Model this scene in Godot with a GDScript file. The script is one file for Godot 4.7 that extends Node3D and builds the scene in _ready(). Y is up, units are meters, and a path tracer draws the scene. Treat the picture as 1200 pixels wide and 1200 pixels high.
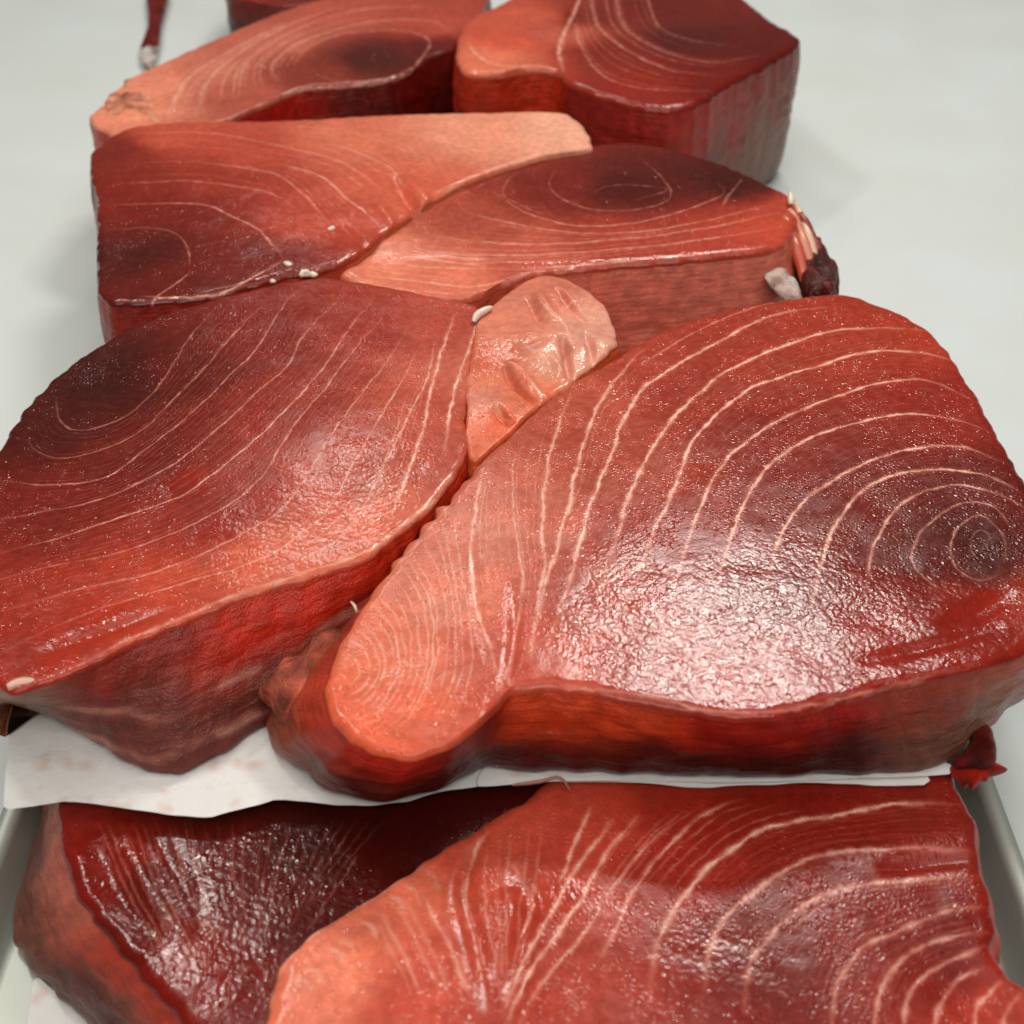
extends Node3D

const TEXEL := 0.27
var rng := RandomNumberGenerator.new()
var slow := FastNoiseLite.new()
var used := {}
var wall_map: ImageTexture
var wall_relief: ImageTexture


func _ready() -> void:
	# ---- camera
	var cam := Camera3D.new()
	cam.name = "camera"
	cam.fov = 43.6
	cam.near = 0.01
	cam.far = 40.0
	cam.position = Vector3(0, 0.375, 0)
	cam.rotation_degrees = Vector3(-38.7, 0, 0)
	cam.current = true
	var lens := CameraAttributesPhysical.new()
	lens.frustum_focal_length = 30.0
	lens.frustum_focus_distance = 0.49
	lens.frustum_near = 0.01
	lens.frustum_far = 40.0
	lens.exposure_aperture = 8.0
	cam.attributes = lens
	add_child(cam)
	cam.fov = 43.6
	# ---- surroundings and lamps of the fish counter
	var env := Environment.new()
	env.background_mode = Environment.BG_COLOR
	env.background_color = Color(0.85, 0.835, 0.80)
	env.background_energy_multiplier = 0.18
	env.tonemap_mode = Environment.TONE_MAPPER_LINEAR
	env.tonemap_exposure = 0.67
	env.sdfgi_enabled = true
	env.ssao_enabled = true
	env.ssil_enabled = true
	var we := WorldEnvironment.new()
	we.name = "surroundings"
	we.environment = env
	add_child(we)
	lamp("counter_lamp", Vector3(0.34, 1.3, -1.37), Vector3(0.07, 0.08, -0.30), Vector2(0.40, 0.12), 1.45)
	lamp("left_lamp", Vector3(-0.30, 1.3, -1.86), Vector3(-0.06, 0.08, -0.37), Vector2(0.26, 0.07), 0.42)
	lamp("side_lamp", Vector3(-0.60, 1.3, -0.98), Vector3(-0.10, 0.04, -0.22), Vector2(0.15, 0.09), 0.55)
	lamp("ceiling_lamp", Vector3(0.0, 1.9, -0.45), Vector3(0, 0.05, -0.5), Vector2(2.2, 1.1), 2.2)
	lamp("front_lamp", Vector3(0.1, 1.9, 0.9), Vector3(0, 0.05, -0.4), Vector2(2.2, 0.8), 4.0)
	slow.seed = 7
	slow.frequency = 0.02
	slow.fractal_octaves = 2
	slow.fractal_gain = 0.35
	rng.seed = 11
	make_wall_maps()
	# ---- the setting
	make_counter()
	make_tray()
	# ---- steaks: outlines and muscle lines in millimetres about each steak's own base
	var front_left := {"at": Vector3(-0.108, 0.049, -0.397), "tall": 38,
		"centre": [11.5, 9.2],
		"edge": [-90.4, 22.4, -89, -3.5, -87.9, -32.8, -81.2, -58.4, -69.4, -82.4, -54.6, -99.2, -31.1, -115.2, -9.8, -127, 16.4, -137.6, 40.7, -132.7, 65, -123, 82.8, -116, 93.5, -106.7, 91.4, -66.5, 89.7, -24.9, 91, 1, 81.6, 30.1, 68.9, 49.5, 58.1, 63.3, 44.3, 70.9, 28, 78.6, 13.8, 87, 0.1, 95.9, -14.2, 105.7, -25.3, 115.1, -36.8, 121.7, -46.4, 124.6, -61.5, 110.7, -76.3, 82.9, -86.7, 51.9],
		"foot": [-91.4, 22.4, -90, -3.5, -88.9, -33, -82.1, -58.8, -64.3, -79.2, -50.7, -94.6, -28, -110.1, -7.2, -121.6, 17.1, -131.7, 39.6, -128.9, 65.4, -124, 83.3, -116.8, 94.5, -106.9, 91.4, -66.5, 89.7, -24.9, 91, 1, 81.1, 11.6, 69.5, 41.4, 59.1, 70.7, 41.7, 91.5, 27, 105.9, 12.1, 119.2, -1, 127.8, -14, 125.3, -32.3, 113.4, -50.6, 102.1, -63.7, 95.1, -62.3, 111.2, -77.2, 83.3, -87.7, 52.1],
		"tones": [-58.5, -53.1, 62, 22, 18, -72.9, -16.1, 75, 25, 20, -57.8, 37.5, 115, 36, 28, -27.9, -59.7, 95, 30, 24, -2.5, -80.3, 122, 38, 28, 44.7, -87.5, 148, 50, 36, 0.5, 37.5, 138, 44, 34, 50.3, 11.9, 170, 72, 54, 73.9, -28, 182, 80, 60, -31.6, 91.1, 165, 52, 34, -57, 99.1, 150, 46, 30, 29, 65.6, 205, 92, 64, 86.7, -53.1, 196, 96, 74, 62.7, 47.2, 205, 95, 68, 22.7, -28, 140, 46, 34, 74.2, -94.7, 175, 75, 58, -5.4, 82.9, 185, 68, 46, -37.4, 6.5, 105, 34, 27],
		"lines": [
			[0.58, 0.55, [-22.8, -116, -28, -98.4, -32.8, -78.9, -36.5, -53.1, -43.8, -28, -53.2, -17.8, -64.3, -15.5, -73, -24.9, -78, -40.3]],
			[0.58, 0.6, [-1, -120.7, -6.5, -106, -12.9, -87.5, -20.8, -59.7, -29.7, -34.1, -37, -13.1, -47.6, -1.8, -62.1, 4.9, -73, 1, -81.2, -10.3]],
			[0.58, 0.7, [13.9, -131.9, 5.8, -113.6, -1.4, -73.3, -8.9, -53.1, -19.3, -24.9, -31.2, -1.8, -42.9, 17.2, -60.6, 21.9, -80.2, 19.8, -92.1, 17.2]],
			[0.65, 0.65, [32, -121.5, 22.7, -100.7, 16.6, -80.3, 13.9, -59.7, 4.2, -37.2, -8.2, -10.3, -20.2, 11.9, -39.7, 30.1, -57.8, 37.5, -74.7, 42.4, -86.6, 43.4]],
			[0.65, 0.75, [45.8, -119.1, 38.3, -96.2, 34.3, -80.3, 30.7, -63.1, 21.9, -34.1, 9.3, -4.6, -3.2, 17.2, -15.9, 32.6, -32.1, 42.4, -49.3, 51.9, -68.9, 61.1, -79.2, 65.6]],
			[0.58, 0.65, [52.6, -106, 42, -76.8, 31.5, -40.3, 23, -13.1, 15.9, 17.2, 6.2, 35.1, -9.3, 49.5, -27.6, 61.1, -49.3, 67.8, -64.7, 74.4, -76.3, 78.6]],
			[0.58, 0.6, [62.4, -91.1, 54.3, -59.7, 41, -16.1, 28.7, 30.1, 17.4, 47.2, 1.9, 61.1, -14.8, 72.2, -34.8, 78.6, -53.8, 87, -69.3, 95.1]],
			[0.58, 0.65, [69.3, -80.3, 62.4, -46.7, 48.7, 11.9, 40.7, 40, 33.1, 51.9, 20.3, 65.6, -6.3, 78.6, -31.6, 91.1, -54, 108.8]],
			[0.58, 0.5, [66.3, -40.3, 61.9, -4.6, 56.5, 27.5, 49.3, 49.5, 37.5, 63.3, 16.6, 78.6]],
			[1.05, 0.9, [82.1, -104.4, 77.3, -66.5, 74.3, -34.1, 73.1, -10.3, 68.5, 19.8, 64.2, 47.2]],
			[0.7, 0.7, [74.8, -80.3, 72.7, -49.9, 67.4, -22, 61.1, 6.5, 55.4, 32.6, 49.3, 49.5]],
			[0.94, 0.85, [93.5, -105.2, 90.3, -80.3, 85.7, -53.1, 83.2, -24.9, 82, 3.8]],
			[1.2, 0.55, [90.1, 1, 80, 30.1, 67.3, 48.1, 56.4, 61.1, 42.6, 68.7, 26.3, 76.9, 12, 84.9, -1.6, 94.3, -15.9, 104.2, -27.2, 113.3, -38.4, 120.6]],
		],
		"families": [
			[0.3, 0.28, 3, [-12.9, -87.5, -20.8, -59.7, -29.7, -34.1, -37, -13.1, -47.6, -1.8, -62.1, 4.9], [5.8, -113.6, -1.4, -73.3, -8.9, -53.1, -19.3, -24.9, -31.2, -1.8, -42.9, 17.2]],
			[0.3, 0.25, 3, [16.6, -80.3, 13.9, -59.7, 4.2, -37.2, -8.2, -10.3, -20.2, 11.9, -39.7, 30.1, -57.8, 37.5], [34.3, -80.3, 30.7, -63.1, 21.9, -34.1, 9.3, -4.6, -3.2, 17.2, -15.9, 32.6, -32.1, 42.4]],
			[0.3, 0.35, 4, [41, -16.1, 28.7, 30.1, 17.4, 47.2, 1.9, 61.1, -14.8, 72.2, -34.8, 78.6], [48.7, 11.9, 40.7, 40, 33.1, 51.9, 20.3, 65.6, -6.3, 78.6, -31.6, 91.1]],
			[0.3, 0.4, 5, [66.3, -40.3, 61.9, -4.6, 56.5, 27.5, 49.3, 49.5], [82.1, -104.4, 77.3, -66.5, 73.1, -10.3, 64.2, 47.2]],
			[0.3, 0.4, 4, [48.7, 11.9, 40.7, 40, 33.1, 51.9, 20.3, 65.6, -6.3, 78.6], [68.5, -4.6, 60, 32.6, 48.6, 56.5, 30, 72.2, 1.3, 87.8]],
			[0.32, 0.24, 6, [-22.8, -116, -28, -98.4, -32.8, -78.9, -36.5, -53.1, -43.8, -28, -53.2, -17.8, -64.3, -15.5, -73, -24.9, -78, -40.3], [-1, -120.7, -6.5, -106, -12.9, -87.5, -20.8, -59.7, -29.7, -34.1, -37, -13.1, -47.6, -1.8, -62.1, 4.9, -73, 1, -81.2, -10.3]],
			[0.32, 0.24, 6, [-1, -120.7, -6.5, -106, -12.9, -87.5, -20.8, -59.7, -29.7, -34.1, -37, -13.1, -47.6, -1.8, -62.1, 4.9, -73, 1, -81.2, -10.3], [13.9, -131.9, 5.8, -113.6, -1.4, -73.3, -8.9, -53.1, -19.3, -24.9, -31.2, -1.8, -42.9, 17.2, -60.6, 21.9, -80.2, 19.8, -92.1, 17.2]],
			[0.32, 0.24, 6, [13.9, -131.9, 5.8, -113.6, -1.4, -73.3, -8.9, -53.1, -19.3, -24.9, -31.2, -1.8, -42.9, 17.2, -60.6, 21.9, -80.2, 19.8, -92.1, 17.2], [32, -121.5, 22.7, -100.7, 16.6, -80.3, 13.9, -59.7, 4.2, -37.2, -8.2, -10.3, -20.2, 11.9, -39.7, 30.1, -57.8, 37.5, -74.7, 42.4, -86.6, 43.4]],
			[0.32, 0.24, 6, [32, -121.5, 22.7, -100.7, 16.6, -80.3, 13.9, -59.7, 4.2, -37.2, -8.2, -10.3, -20.2, 11.9, -39.7, 30.1, -57.8, 37.5, -74.7, 42.4, -86.6, 43.4], [45.8, -119.1, 38.3, -96.2, 34.3, -80.3, 30.7, -63.1, 21.9, -34.1, 9.3, -4.6, -3.2, 17.2, -15.9, 32.6, -32.1, 42.4, -49.3, 51.9, -68.9, 61.1, -79.2, 65.6]],
			[0.32, 0.24, 6, [45.8, -119.1, 38.3, -96.2, 34.3, -80.3, 30.7, -63.1, 21.9, -34.1, 9.3, -4.6, -3.2, 17.2, -15.9, 32.6, -32.1, 42.4, -49.3, 51.9, -68.9, 61.1, -79.2, 65.6], [52.6, -106, 42, -76.8, 31.5, -40.3, 23, -13.1, 15.9, 17.2, 6.2, 35.1, -9.3, 49.5, -27.6, 61.1, -49.3, 67.8, -64.7, 74.4, -76.3, 78.6]],
			[0.32, 0.24, 6, [52.6, -106, 42, -76.8, 31.5, -40.3, 23, -13.1, 15.9, 17.2, 6.2, 35.1, -9.3, 49.5, -27.6, 61.1, -49.3, 67.8, -64.7, 74.4, -76.3, 78.6], [62.4, -91.1, 54.3, -59.7, 41, -16.1, 28.7, 30.1, 17.4, 47.2, 1.9, 61.1, -14.8, 72.2, -34.8, 78.6, -53.8, 87, -69.3, 95.1]],
			[0.32, 0.24, 6, [62.4, -91.1, 54.3, -59.7, 41, -16.1, 28.7, 30.1, 17.4, 47.2, 1.9, 61.1, -14.8, 72.2, -34.8, 78.6, -53.8, 87, -69.3, 95.1], [69.3, -80.3, 62.4, -46.7, 48.7, 11.9, 40.7, 40, 33.1, 51.9, 20.3, 65.6, -6.3, 78.6, -31.6, 91.1, -54, 108.8]],
		],
		"creases": [
			[1.6, -0.45, [-19.6, 22.4, -13.3, 30.1, -4.6, 26.5]],
			[3, -1.2, [-42.7, 110.7, -26.3, 101.1, -4.1, 89.1]],
		],
		"bumps": [
			[9.3, -4.6, 90, 2],
			[-60.4, -46.7, 45, -3],
			[52.1, -4.6, 40, 1.5],
			[-18.0, 22.4, 8, -0.5],
		],
		"wet": [
			[60.4, 17.2, 26, 0.8],
			[41.5, 47.2, 26, 0.7],
			[73.6, -34.1, 18, 0.5],
			[-15.9, 25.0, 9, 0.9],
			[81.6, -98.4, 12, 0.9],
			[-33.3, 95.1, 30, 0.6],
			[11.5, 65.6, 25, 0.6],
		]}
	var belly_flap := {"at": Vector3(0.008, 0.052, -0.458), "tall": 36.5,
		"centre": [-0.1, -3],
		"edge": [-22.3, -37.1, -13.8, -53.8, -0.9, -71.4, 11.8, -75.5, 27, -59.3, 34.9, -41.6, 37.4, -15.4, 32.3, -4.4, 24, 5, 15.7, 16.7, 8.5, 24.8, 0.5, 36.5, -6.3, 48.3, -14.5, 59.6, -22.2, 68.4, -26, 58.5, -26.2, 38.3, -26.3, 10.2, -24.8, -13.3],
		"foot": [-23.8, -37.5, -15.1, -54.6, -1.9, -72.5, 12.4, -76.9, 28.2, -60.2, 36.3, -41.9, 38.8, -15.3, 33.6, -3.6, 25.1, 5.9, 16.9, 17.6, 9.7, 25.8, 1.7, 37.3, -5.1, 49.1, -13.4, 60.6, -22.3, 69.9, -27.5, 58.7, -27.7, 38.3, -27.8, 10.2, -26.3, -13.5],
		"tones": [-8, -16.8, 214, 122, 96, 11.3, -53.8, 205, 112, 88, 26, -38.6, 222, 150, 124, 9.8, 3.6, 226, 154, 128, -14.7, 47.1, 216, 92, 54, -18.8, -3, 200, 96, 72, 5.7, 29.2, 212, 104, 72, 30.3, -13.3, 222, 152, 128, -23.3, 35.3, 212, 128, 104, -4.5, 16.7, 216, 118, 88],
		"lines": [
			[0.7, 0.8, [3.5, -50, 8.9, -34.9, 14.3, -27.5, 16.8, -13.3]],
			[0.9, 0.7, [-3.7, -8.5, 1, -4.4, 6.5, -7.1, 10.3, -15.4]],
			[0.7, 0.7, [-10.9, 0.3, -6.2, 5.6, -1.7, 13.4, 4, 27.9]],
			[0.7, 0.6, [9.4, -53.8, 15, -47.7, 22.7, -49.2]],
			[0.6, 0.6, [-14.8, 32.2, -11.4, 40, -7.3, 44.2]],
			[0.5, 0.6, [-23.8, -37.1, -26.1, -9.9, -26.8, 16.7]],
		],
		"families": [
			[0.4, 0.35, 4, [-17.2, -16.8, -18.6, 10.2, -21.6, 35.3], [-11.7, -31.2, -12.3, -3, -14.3, 16.7]],
			[0.4, 0.3, 3, [-0.2, -57.8, 7, -34.9, 10.3, -16.8], [22.9, -53.8, 25.7, -31.2, 24.7, -9.9]],
		],
		"creases": [
			[1.5, -6, [-11.6, 3.6, -7.3, 16.7, -1.8, 26.7, 2.9, 32.8]],
			[2.2, 2, [-9.4, -0.4, -4.5, 10.2, 1, 20.5, 5.8, 26.7]],
			[1.5, -5.5, [13.3, -16.8, 14.9, 0.3, 15.8, 14.1]],
			[2, -3, [-1.1, -53.8, 4, -32.7, 10.4, -21.1]],
			[2.2, 2.4, [2.8, -57, 8.6, -38.6, 15.1, -28.3]],
			[2.2, 2, [6.4, -3, 10.5, 3.6, 13, 14.1]],
			[2.2, 1.8, [-8, -8.5, -0.1, -5.8, 7.3, -12.6]],
			[1.6, -3.5, [11.4, -60.1, 19.3, -41.6, 25.6, -29.7]],
			[1.6, -4, [-15.5, 34, -11.4, 42.4, -7.3, 47.1]],
			[1.6, -3.5, [23, -22.5, 25.3, -7.1, 25.4, 3.6]],
			[1.6, -2.5, [6.6, -13.3, 13.8, -9.9, 17.9, -3]],
		],
		"bumps": [
			[6.7, -16.8, 20, 4],
			[-11.4, 35.3, 14, 2],
			[13.2, -53.8, 14, 3],
			[29.2, -27.5, 9, -1],
			[30.1, -9.9, 8, 3],
		],
		"wet": [
			[6.7, -16.8, 40, 1],
		]}
	var front_right := {"at": Vector3(0.046, 0.049, -0.348), "tall": 38,
		"centre": [-19.7, 16.6],
		"edge": [-2.7, -115.5, 13.2, -132.2, 37.5, -150.4, 61.9, -161.9, 82.2, -168.1, 104.4, -172, 121.4, -161.1, 137.1, -139.4, 141.4, -114.1, 143.4, -83.1, 143.9, -63.9, 144.6, -31.8, 144.9, -1.8, 135.4, 33.9, 121.6, 54.8, 105.3, 63.9, 89.4, 68.4, 72.5, 72.7, 55.5, 78.4, 38.9, 84, 25.8, 86.1, 13.1, 84.7, -2, 81.2, -19.9, 77, -35.5, 74.2, -45, 75.6, -50.7, 81.2, -57.2, 90.2, -66, 98.1, -75.8, 101.3, -86, 98.8, -96.8, 90.8, -102.8, 79.8, -103.2, 64.7, -99.8, 48.9, -94.3, 32.2, -88.1, 20.1, -87.7, 14.3, -83.9, 10.3, -82.5, 4.3, -79.1, 1, -77.9, -5.2, -74.1, -8.6, -73.2, -14.4, -69.5, -16.4, -67.9, -23, -62.5, -31.8, -58.3, -42, -49.3, -56.4, -28.7, -88.1],
		"foot": [0.2, -112.7, 15.8, -129.1, 39.5, -147, 63.4, -158.1, 83.2, -164.2, 104.7, -173.5, 122.5, -162.1, 138.5, -139.9, 142.9, -114.3, 144.9, -83.1, 145.4, -63.9, 146.1, -31.8, 146.9, -1.5, 137.3, 34.6, 132.4, 42.5, 111, 60.7, 96.6, 73.8, 81.3, 77.4, 64.5, 78.4, 45, 79.1, 31.1, 79.8, 17.3, 79.8, 0.9, 79.1, -18.4, 78.8, -34.9, 78.1, -48.8, 76.3, -55.4, 75.3, -61.1, 79.8, -73.2, 85.7, -86.6, 88.8, -101.8, 86.4, -116.7, 76.3, -129, 62.9, -129.6, 45.3, -114.5, 23.9, -102.7, 4, -85.3, 21.2, -83.1, 16.3, -79.4, 12.6, -78, 6.6, -74.6, 3.2, -73.5, -2.9, -69.7, -6.3, -68.8, -11.9, -65.3, -13.8, -63.4, -20.9, -58.1, -29.5, -53.9, -39.6, -45.1, -53.7, -24.7, -85],
		"tones": [114.5, 7.5, 72, 24, 19, 96.7, 7.5, 92, 29, 22, 76.8, -11.5, 112, 34, 25, 52.7, -53.6, 132, 42, 29, 23.5, -89.3, 150, 54, 38, 101.4, -129.3, 160, 56, 36, 130.8, -129.3, 165, 56, 34, -7.6, -37.1, 165, 72, 53, -39.9, -11.5, 192, 94, 72, -55.1, -1.8, 205, 112, 88, -63, 33.9, 212, 112, 84, -86.4, 61.7, 218, 108, 78, -89.5, 86.8, 222, 92, 58, 39, 33.9, 118, 36, 28, 7.5, 7.5, 138, 48, 37, -23.3, 33.9, 165, 72, 56, 107.6, 42.1, 135, 36, 22, 129.6, -83.1, 140, 42, 28, 11.2, -108.7, 165, 65, 48, -15, -83.1, 178, 80, 58, -46, 54, 190, 85, 66, -3.3, 65.4, 150, 55, 42, 135.2, -11.5, 95, 28, 22, 127.1, 42.1, 150, 45, 28, -35.4, 69.1, 190, 70, 45, 33, 72.7, 150, 42, 28, 75.1, 61.7, 140, 38, 26, 49.8, -129.3, 158, 58, 40],
		"lines": [
			[0.8, 0.75, [-56.7, -42.5, -59.3, -13.9, -60, 16.6, -57.2, 42.1, -52.8, 57.9, -50.7, 74.5]],
			[0.6, 0.6, [-45.3, -48, -46, -18.9, -43.9, 9.8, -42.6, 29.6, -46, 57.9, -46.8, 67.3]],
			[1, 0.8, [-22, -89.3, -28.7, -61, -33.2, -35.5, -35.4, -5.6, -35.3, 21, -39.1, 48.1, -40.1, 67.3]],
			[1.1, 0.85, [12.5, -123.7, 4, -112.1, -9, -85.6, -17.2, -58.1, -22, -35.5, -25.6, -14.4, -31.3, 12.1, -35.4, 29.6, -40.6, 57.9]],
			[1.2, 0.9, [101.5, -159.5, 76, -154.2, 58.8, -143, 34.4, -120.3, 8.9, -93.1, -3.5, -64.5, -8.4, -44.7, -15.3, -23, -21.7, 2.4, -27.4, 29.6, -35.2, 57.9]],
			[0.7, 0.55, [77.9, -165.7, 52.9, -152.7, 27.9, -131.4, 5.8, -107.4]],
			[1.3, 0.95, [138.2, -137.9, 113.1, -140.8, 90.6, -136.5, 66.3, -122.3, 42.8, -104.1, 23.4, -78.8, 11.7, -58.1, 4.7, -41.4, -2.5, -23, -9.6, 5.2, -17.7, 33.9]],
			[1.2, 0.95, [147.7, -108.1, 129.5, -119.6, 104.2, -120.3, 80.9, -108.1, 53.6, -93.1, 34.5, -71.5, 22.5, -51.3, 14.4, -26.1, 2.3, 5.2, -6.3, 33.9]],
			[1.1, 0.9, [141.3, -81.8, 124.1, -98.2, 103, -95, 75.7, -80, 55.1, -64.5, 39.4, -48, 29.7, -32.3, 22.2, -14.4, 14.3, 8, 6.4, 33.9]],
			[1.1, 0.9, [140.9, -60.4, 128.8, -69.8, 110.1, -73.3, 86.9, -66.2, 64.8, -53, 48.9, -35.5, 38.7, -17.4, 27.9, 10.7, 20.1, 38]],
			[1.1, 0.95, [140.3, -40.9, 127.6, -50.8, 112.3, -51.3, 91.5, -43, 69.5, -26.1, 56, -11.5, 46.8, 5.2, 38.3, 29.6]],
			[1.1, 0.95, [141.4, -21.5, 130.1, -33.4, 112.6, -37.1, 94.5, -32.3, 79.3, -20.5, 68.5, -3.2, 60.3, 14.3, 52.5, 38]],
			[0.9, 0.85, [141.3, -11.5, 130.9, -23, 117.4, -27.6, 101.4, -21.5, 89.1, -8.6, 79.3, 8, 72.6, 29.6]],
			[0.7, 0.7, [131.2, -0.4, 128.4, -14.4, 118.4, -17.4, 105.2, -8.6, 96.4, 2.4, 91.2, 13, 93.5, 23.6, 98.6, 33.9]],
			[0.6, 0.6, [123, 15.7, 126.3, 2.9, 124.7, -7.1, 120, -10, 111.6, -2.8, 106, 8, 105.9, 18.4, 111.6, 24.9, 119.7, 21]],
			[0.5, 0.45, [117.5, 7.5, 121.4, 2, 119.5, -1.8, 115.4, 2, 113.2, 9.8, 115.5, 14.3]],
			[0.8, 0.5, [-44.4, 76.3, -35.5, 72.7, -18.5, 74.9, 0.8, 79.1, 17.1, 83.3, 39.3, 81.9, 64.3, 74.2, 87, 67.6, 104.2, 63.2]],
		],
		"families": [
			[0.35, 0.28, 3, [4, -112.1, -9, -85.6, -17.2, -58.1, -22, -35.5, -25.6, -14.4, -31.3, 12.1], [34.4, -120.3, 8.9, -93.1, -3.5, -64.5, -8.4, -44.7, -15.3, -23, -21.7, 2.4]],
			[0.35, 0.3, 4, [-45.3, -48, -46, -18.9, -43.9, 9.8, -42.6, 29.6, -46, 57.9], [-22, -89.3, -33.2, -35.5, -35.4, -5.6, -35.3, 21, -39.1, 48.1]],
			[0.35, 0.35, 4, [-56.7, -42.5, -59.3, -13.9, -60, 16.6, -57.2, 42.1], [-45.3, -48, -46, -18.9, -43.9, 9.8, -42.6, 29.6]],
			[0.3, 0.18, 2, [101.2, -158, 75.9, -153.4, 58.8, -143, 34.4, -120.3, 8.9, -93.1, -3.5, -64.5], [113.1, -140.8, 90.6, -136.5, 66.3, -122.3, 42.8, -104.1, 23.4, -78.8, 11.7, -58.1]],
			[0.3, 0.18, 2, [147.7, -108.1, 129.5, -119.6, 104.2, -120.3, 80.9, -108.1, 53.6, -93.1, 34.5, -71.5, 22.5, -51.3], [137.2, -85.6, 124.1, -98.2, 103, -95, 75.7, -80, 55.1, -64.5, 39.4, -48, 29.7, -32.3]],
			[0.5, 0.55, 5, [-100.6, 61.7, -96.5, 62.4, -94.6, 68.4, -98.1, 72.7], [-94, 35.9, -86, 48.1, -82.1, 65.4, -86.2, 79.8, -93.4, 86.8]],
			[0.5, 0.6, 6, [-94, 35.9, -86, 48.1, -82.1, 65.4, -86.2, 79.8, -93.4, 86.8], [-83, 9.8, -74.7, 27.5, -70.8, 48.1, -71.2, 69.1, -76.7, 86.8, -85, 95.2]],
			[0.5, 0.55, 5, [-83, 9.8, -74.7, 27.5, -70.8, 48.1, -71.2, 69.1, -76.7, 86.8], [-66.1, -16.4, -62.1, 16.6, -58.2, 46.1, -57.7, 69.1, -62.6, 88.5]],
			[0.8, 0.35, 6, [-91.7, 29.6, -88, 21.9, -84.2, 14.3], [-74.8, -4.2, -70.6, -11.5, -64.7, -21.5]],
			[0.32, 0.24, 6, [138.2, -137.9, 113.1, -140.8, 90.6, -136.5, 66.3, -122.3, 42.8, -104.1, 23.4, -78.8, 11.7, -58.1, 4.7, -41.4, -2.5, -23, -9.6, 5.2, -17.7, 33.9], [147.7, -108.1, 129.5, -119.6, 104.2, -120.3, 80.9, -108.1, 53.6, -93.1, 34.5, -71.5, 22.5, -51.3, 14.4, -26.1, 2.3, 5.2, -6.3, 33.9]],
			[0.32, 0.24, 6, [147.7, -108.1, 129.5, -119.6, 104.2, -120.3, 80.9, -108.1, 53.6, -93.1, 34.5, -71.5, 22.5, -51.3, 14.4, -26.1, 2.3, 5.2, -6.3, 33.9], [141.3, -81.8, 124.1, -98.2, 103, -95, 75.7, -80, 55.1, -64.5, 39.4, -48, 29.7, -32.3, 22.2, -14.4, 14.3, 8, 6.4, 33.9]],
			[0.32, 0.24, 6, [141.3, -81.8, 124.1, -98.2, 103, -95, 75.7, -80, 55.1, -64.5, 39.4, -48, 29.7, -32.3, 22.2, -14.4, 14.3, 8, 6.4, 33.9], [140.9, -60.4, 128.8, -69.8, 110.1, -73.3, 86.9, -66.2, 64.8, -53, 48.9, -35.5, 38.7, -17.4, 27.9, 10.7, 20.1, 38]],
			[0.32, 0.24, 6, [140.9, -60.4, 128.8, -69.8, 110.1, -73.3, 86.9, -66.2, 64.8, -53, 48.9, -35.5, 38.7, -17.4, 27.9, 10.7, 20.1, 38], [140.3, -40.9, 127.6, -50.8, 112.3, -51.3, 91.5, -43, 69.5, -26.1, 56, -11.5, 46.8, 5.2, 38.3, 29.6]],
			[0.32, 0.24, 6, [140.3, -40.9, 127.6, -50.8, 112.3, -51.3, 91.5, -43, 69.5, -26.1, 56, -11.5, 46.8, 5.2, 38.3, 29.6], [141.4, -21.5, 130.1, -33.4, 112.6, -37.1, 94.5, -32.3, 79.3, -20.5, 68.5, -3.2, 60.3, 14.3, 52.5, 38]],
			[0.32, 0.24, 6, [141.4, -21.5, 130.1, -33.4, 112.6, -37.1, 94.5, -32.3, 79.3, -20.5, 68.5, -3.2, 60.3, 14.3, 52.5, 38], [141.3, -11.5, 130.9, -23, 117.4, -27.6, 101.4, -21.5, 89.1, -8.6, 79.3, 8, 72.6, 29.6]],
			[0.32, 0.24, 6, [141.3, -11.5, 130.9, -23, 117.4, -27.6, 101.4, -21.5, 89.1, -8.6, 79.3, 8, 72.6, 29.6], [131.2, -0.4, 128.4, -14.4, 118.4, -17.4, 105.2, -8.6, 96.4, 2.4, 91.2, 13, 93.5, 23.6, 98.6, 33.9]],
		],
		"creases": [
			[2, -1.2, [-46, 25.4, -44.9, 46.1, -46, 61.7, -48.6, 76.3]],
			[1.5, -0.8, [-59.1, 7.5, -56.6, 42.1, -51.8, 69.1]],
			[3, -3, [-48.6, 77, -49.8, 86.8, -52.3, 95.2]],
			[4, -1.2, [122.6, 29.6, 108.1, 40.1, 92, 48.1]],
			[2.5, -0.8, [114.7, 46.1, 90, 55.9, 61.2, 63.5]],
		],
		"bumps": [
			[15.4, -11.5, 95, 2],
			[114.5, 7.5, 45, -1],
			[6.7, 72.7, 45, -1.2],
			[60.8, 65.4, 50, -1.2],
			[-85.8, 69.1, 35, -1],
			[-69.0, 25.4, 25, -1],
		],
		"wet": [
			[39.2, 74.9, 20, 0.8],
			[23.8, 42.1, 30, 1],
			[-12.9, 48.1, 22, 0.9],
			[56.8, 29.6, 24, 0.9],
			[2.4, 61.7, 24, 0.9],
			[77.8, 61.7, 22, 0.8],
			[105.3, 50.1, 20, 0.7],
			[100.8, 25.4, 10, 0.8],
			[23.9, -31.8, 8, 0.8],
			[-19.3, 7.5, 12, 0.5],
			[-85.5, 72.7, 15, 0.5],
			[108.9, 65.4, 15, 0.7],
		]}
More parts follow.
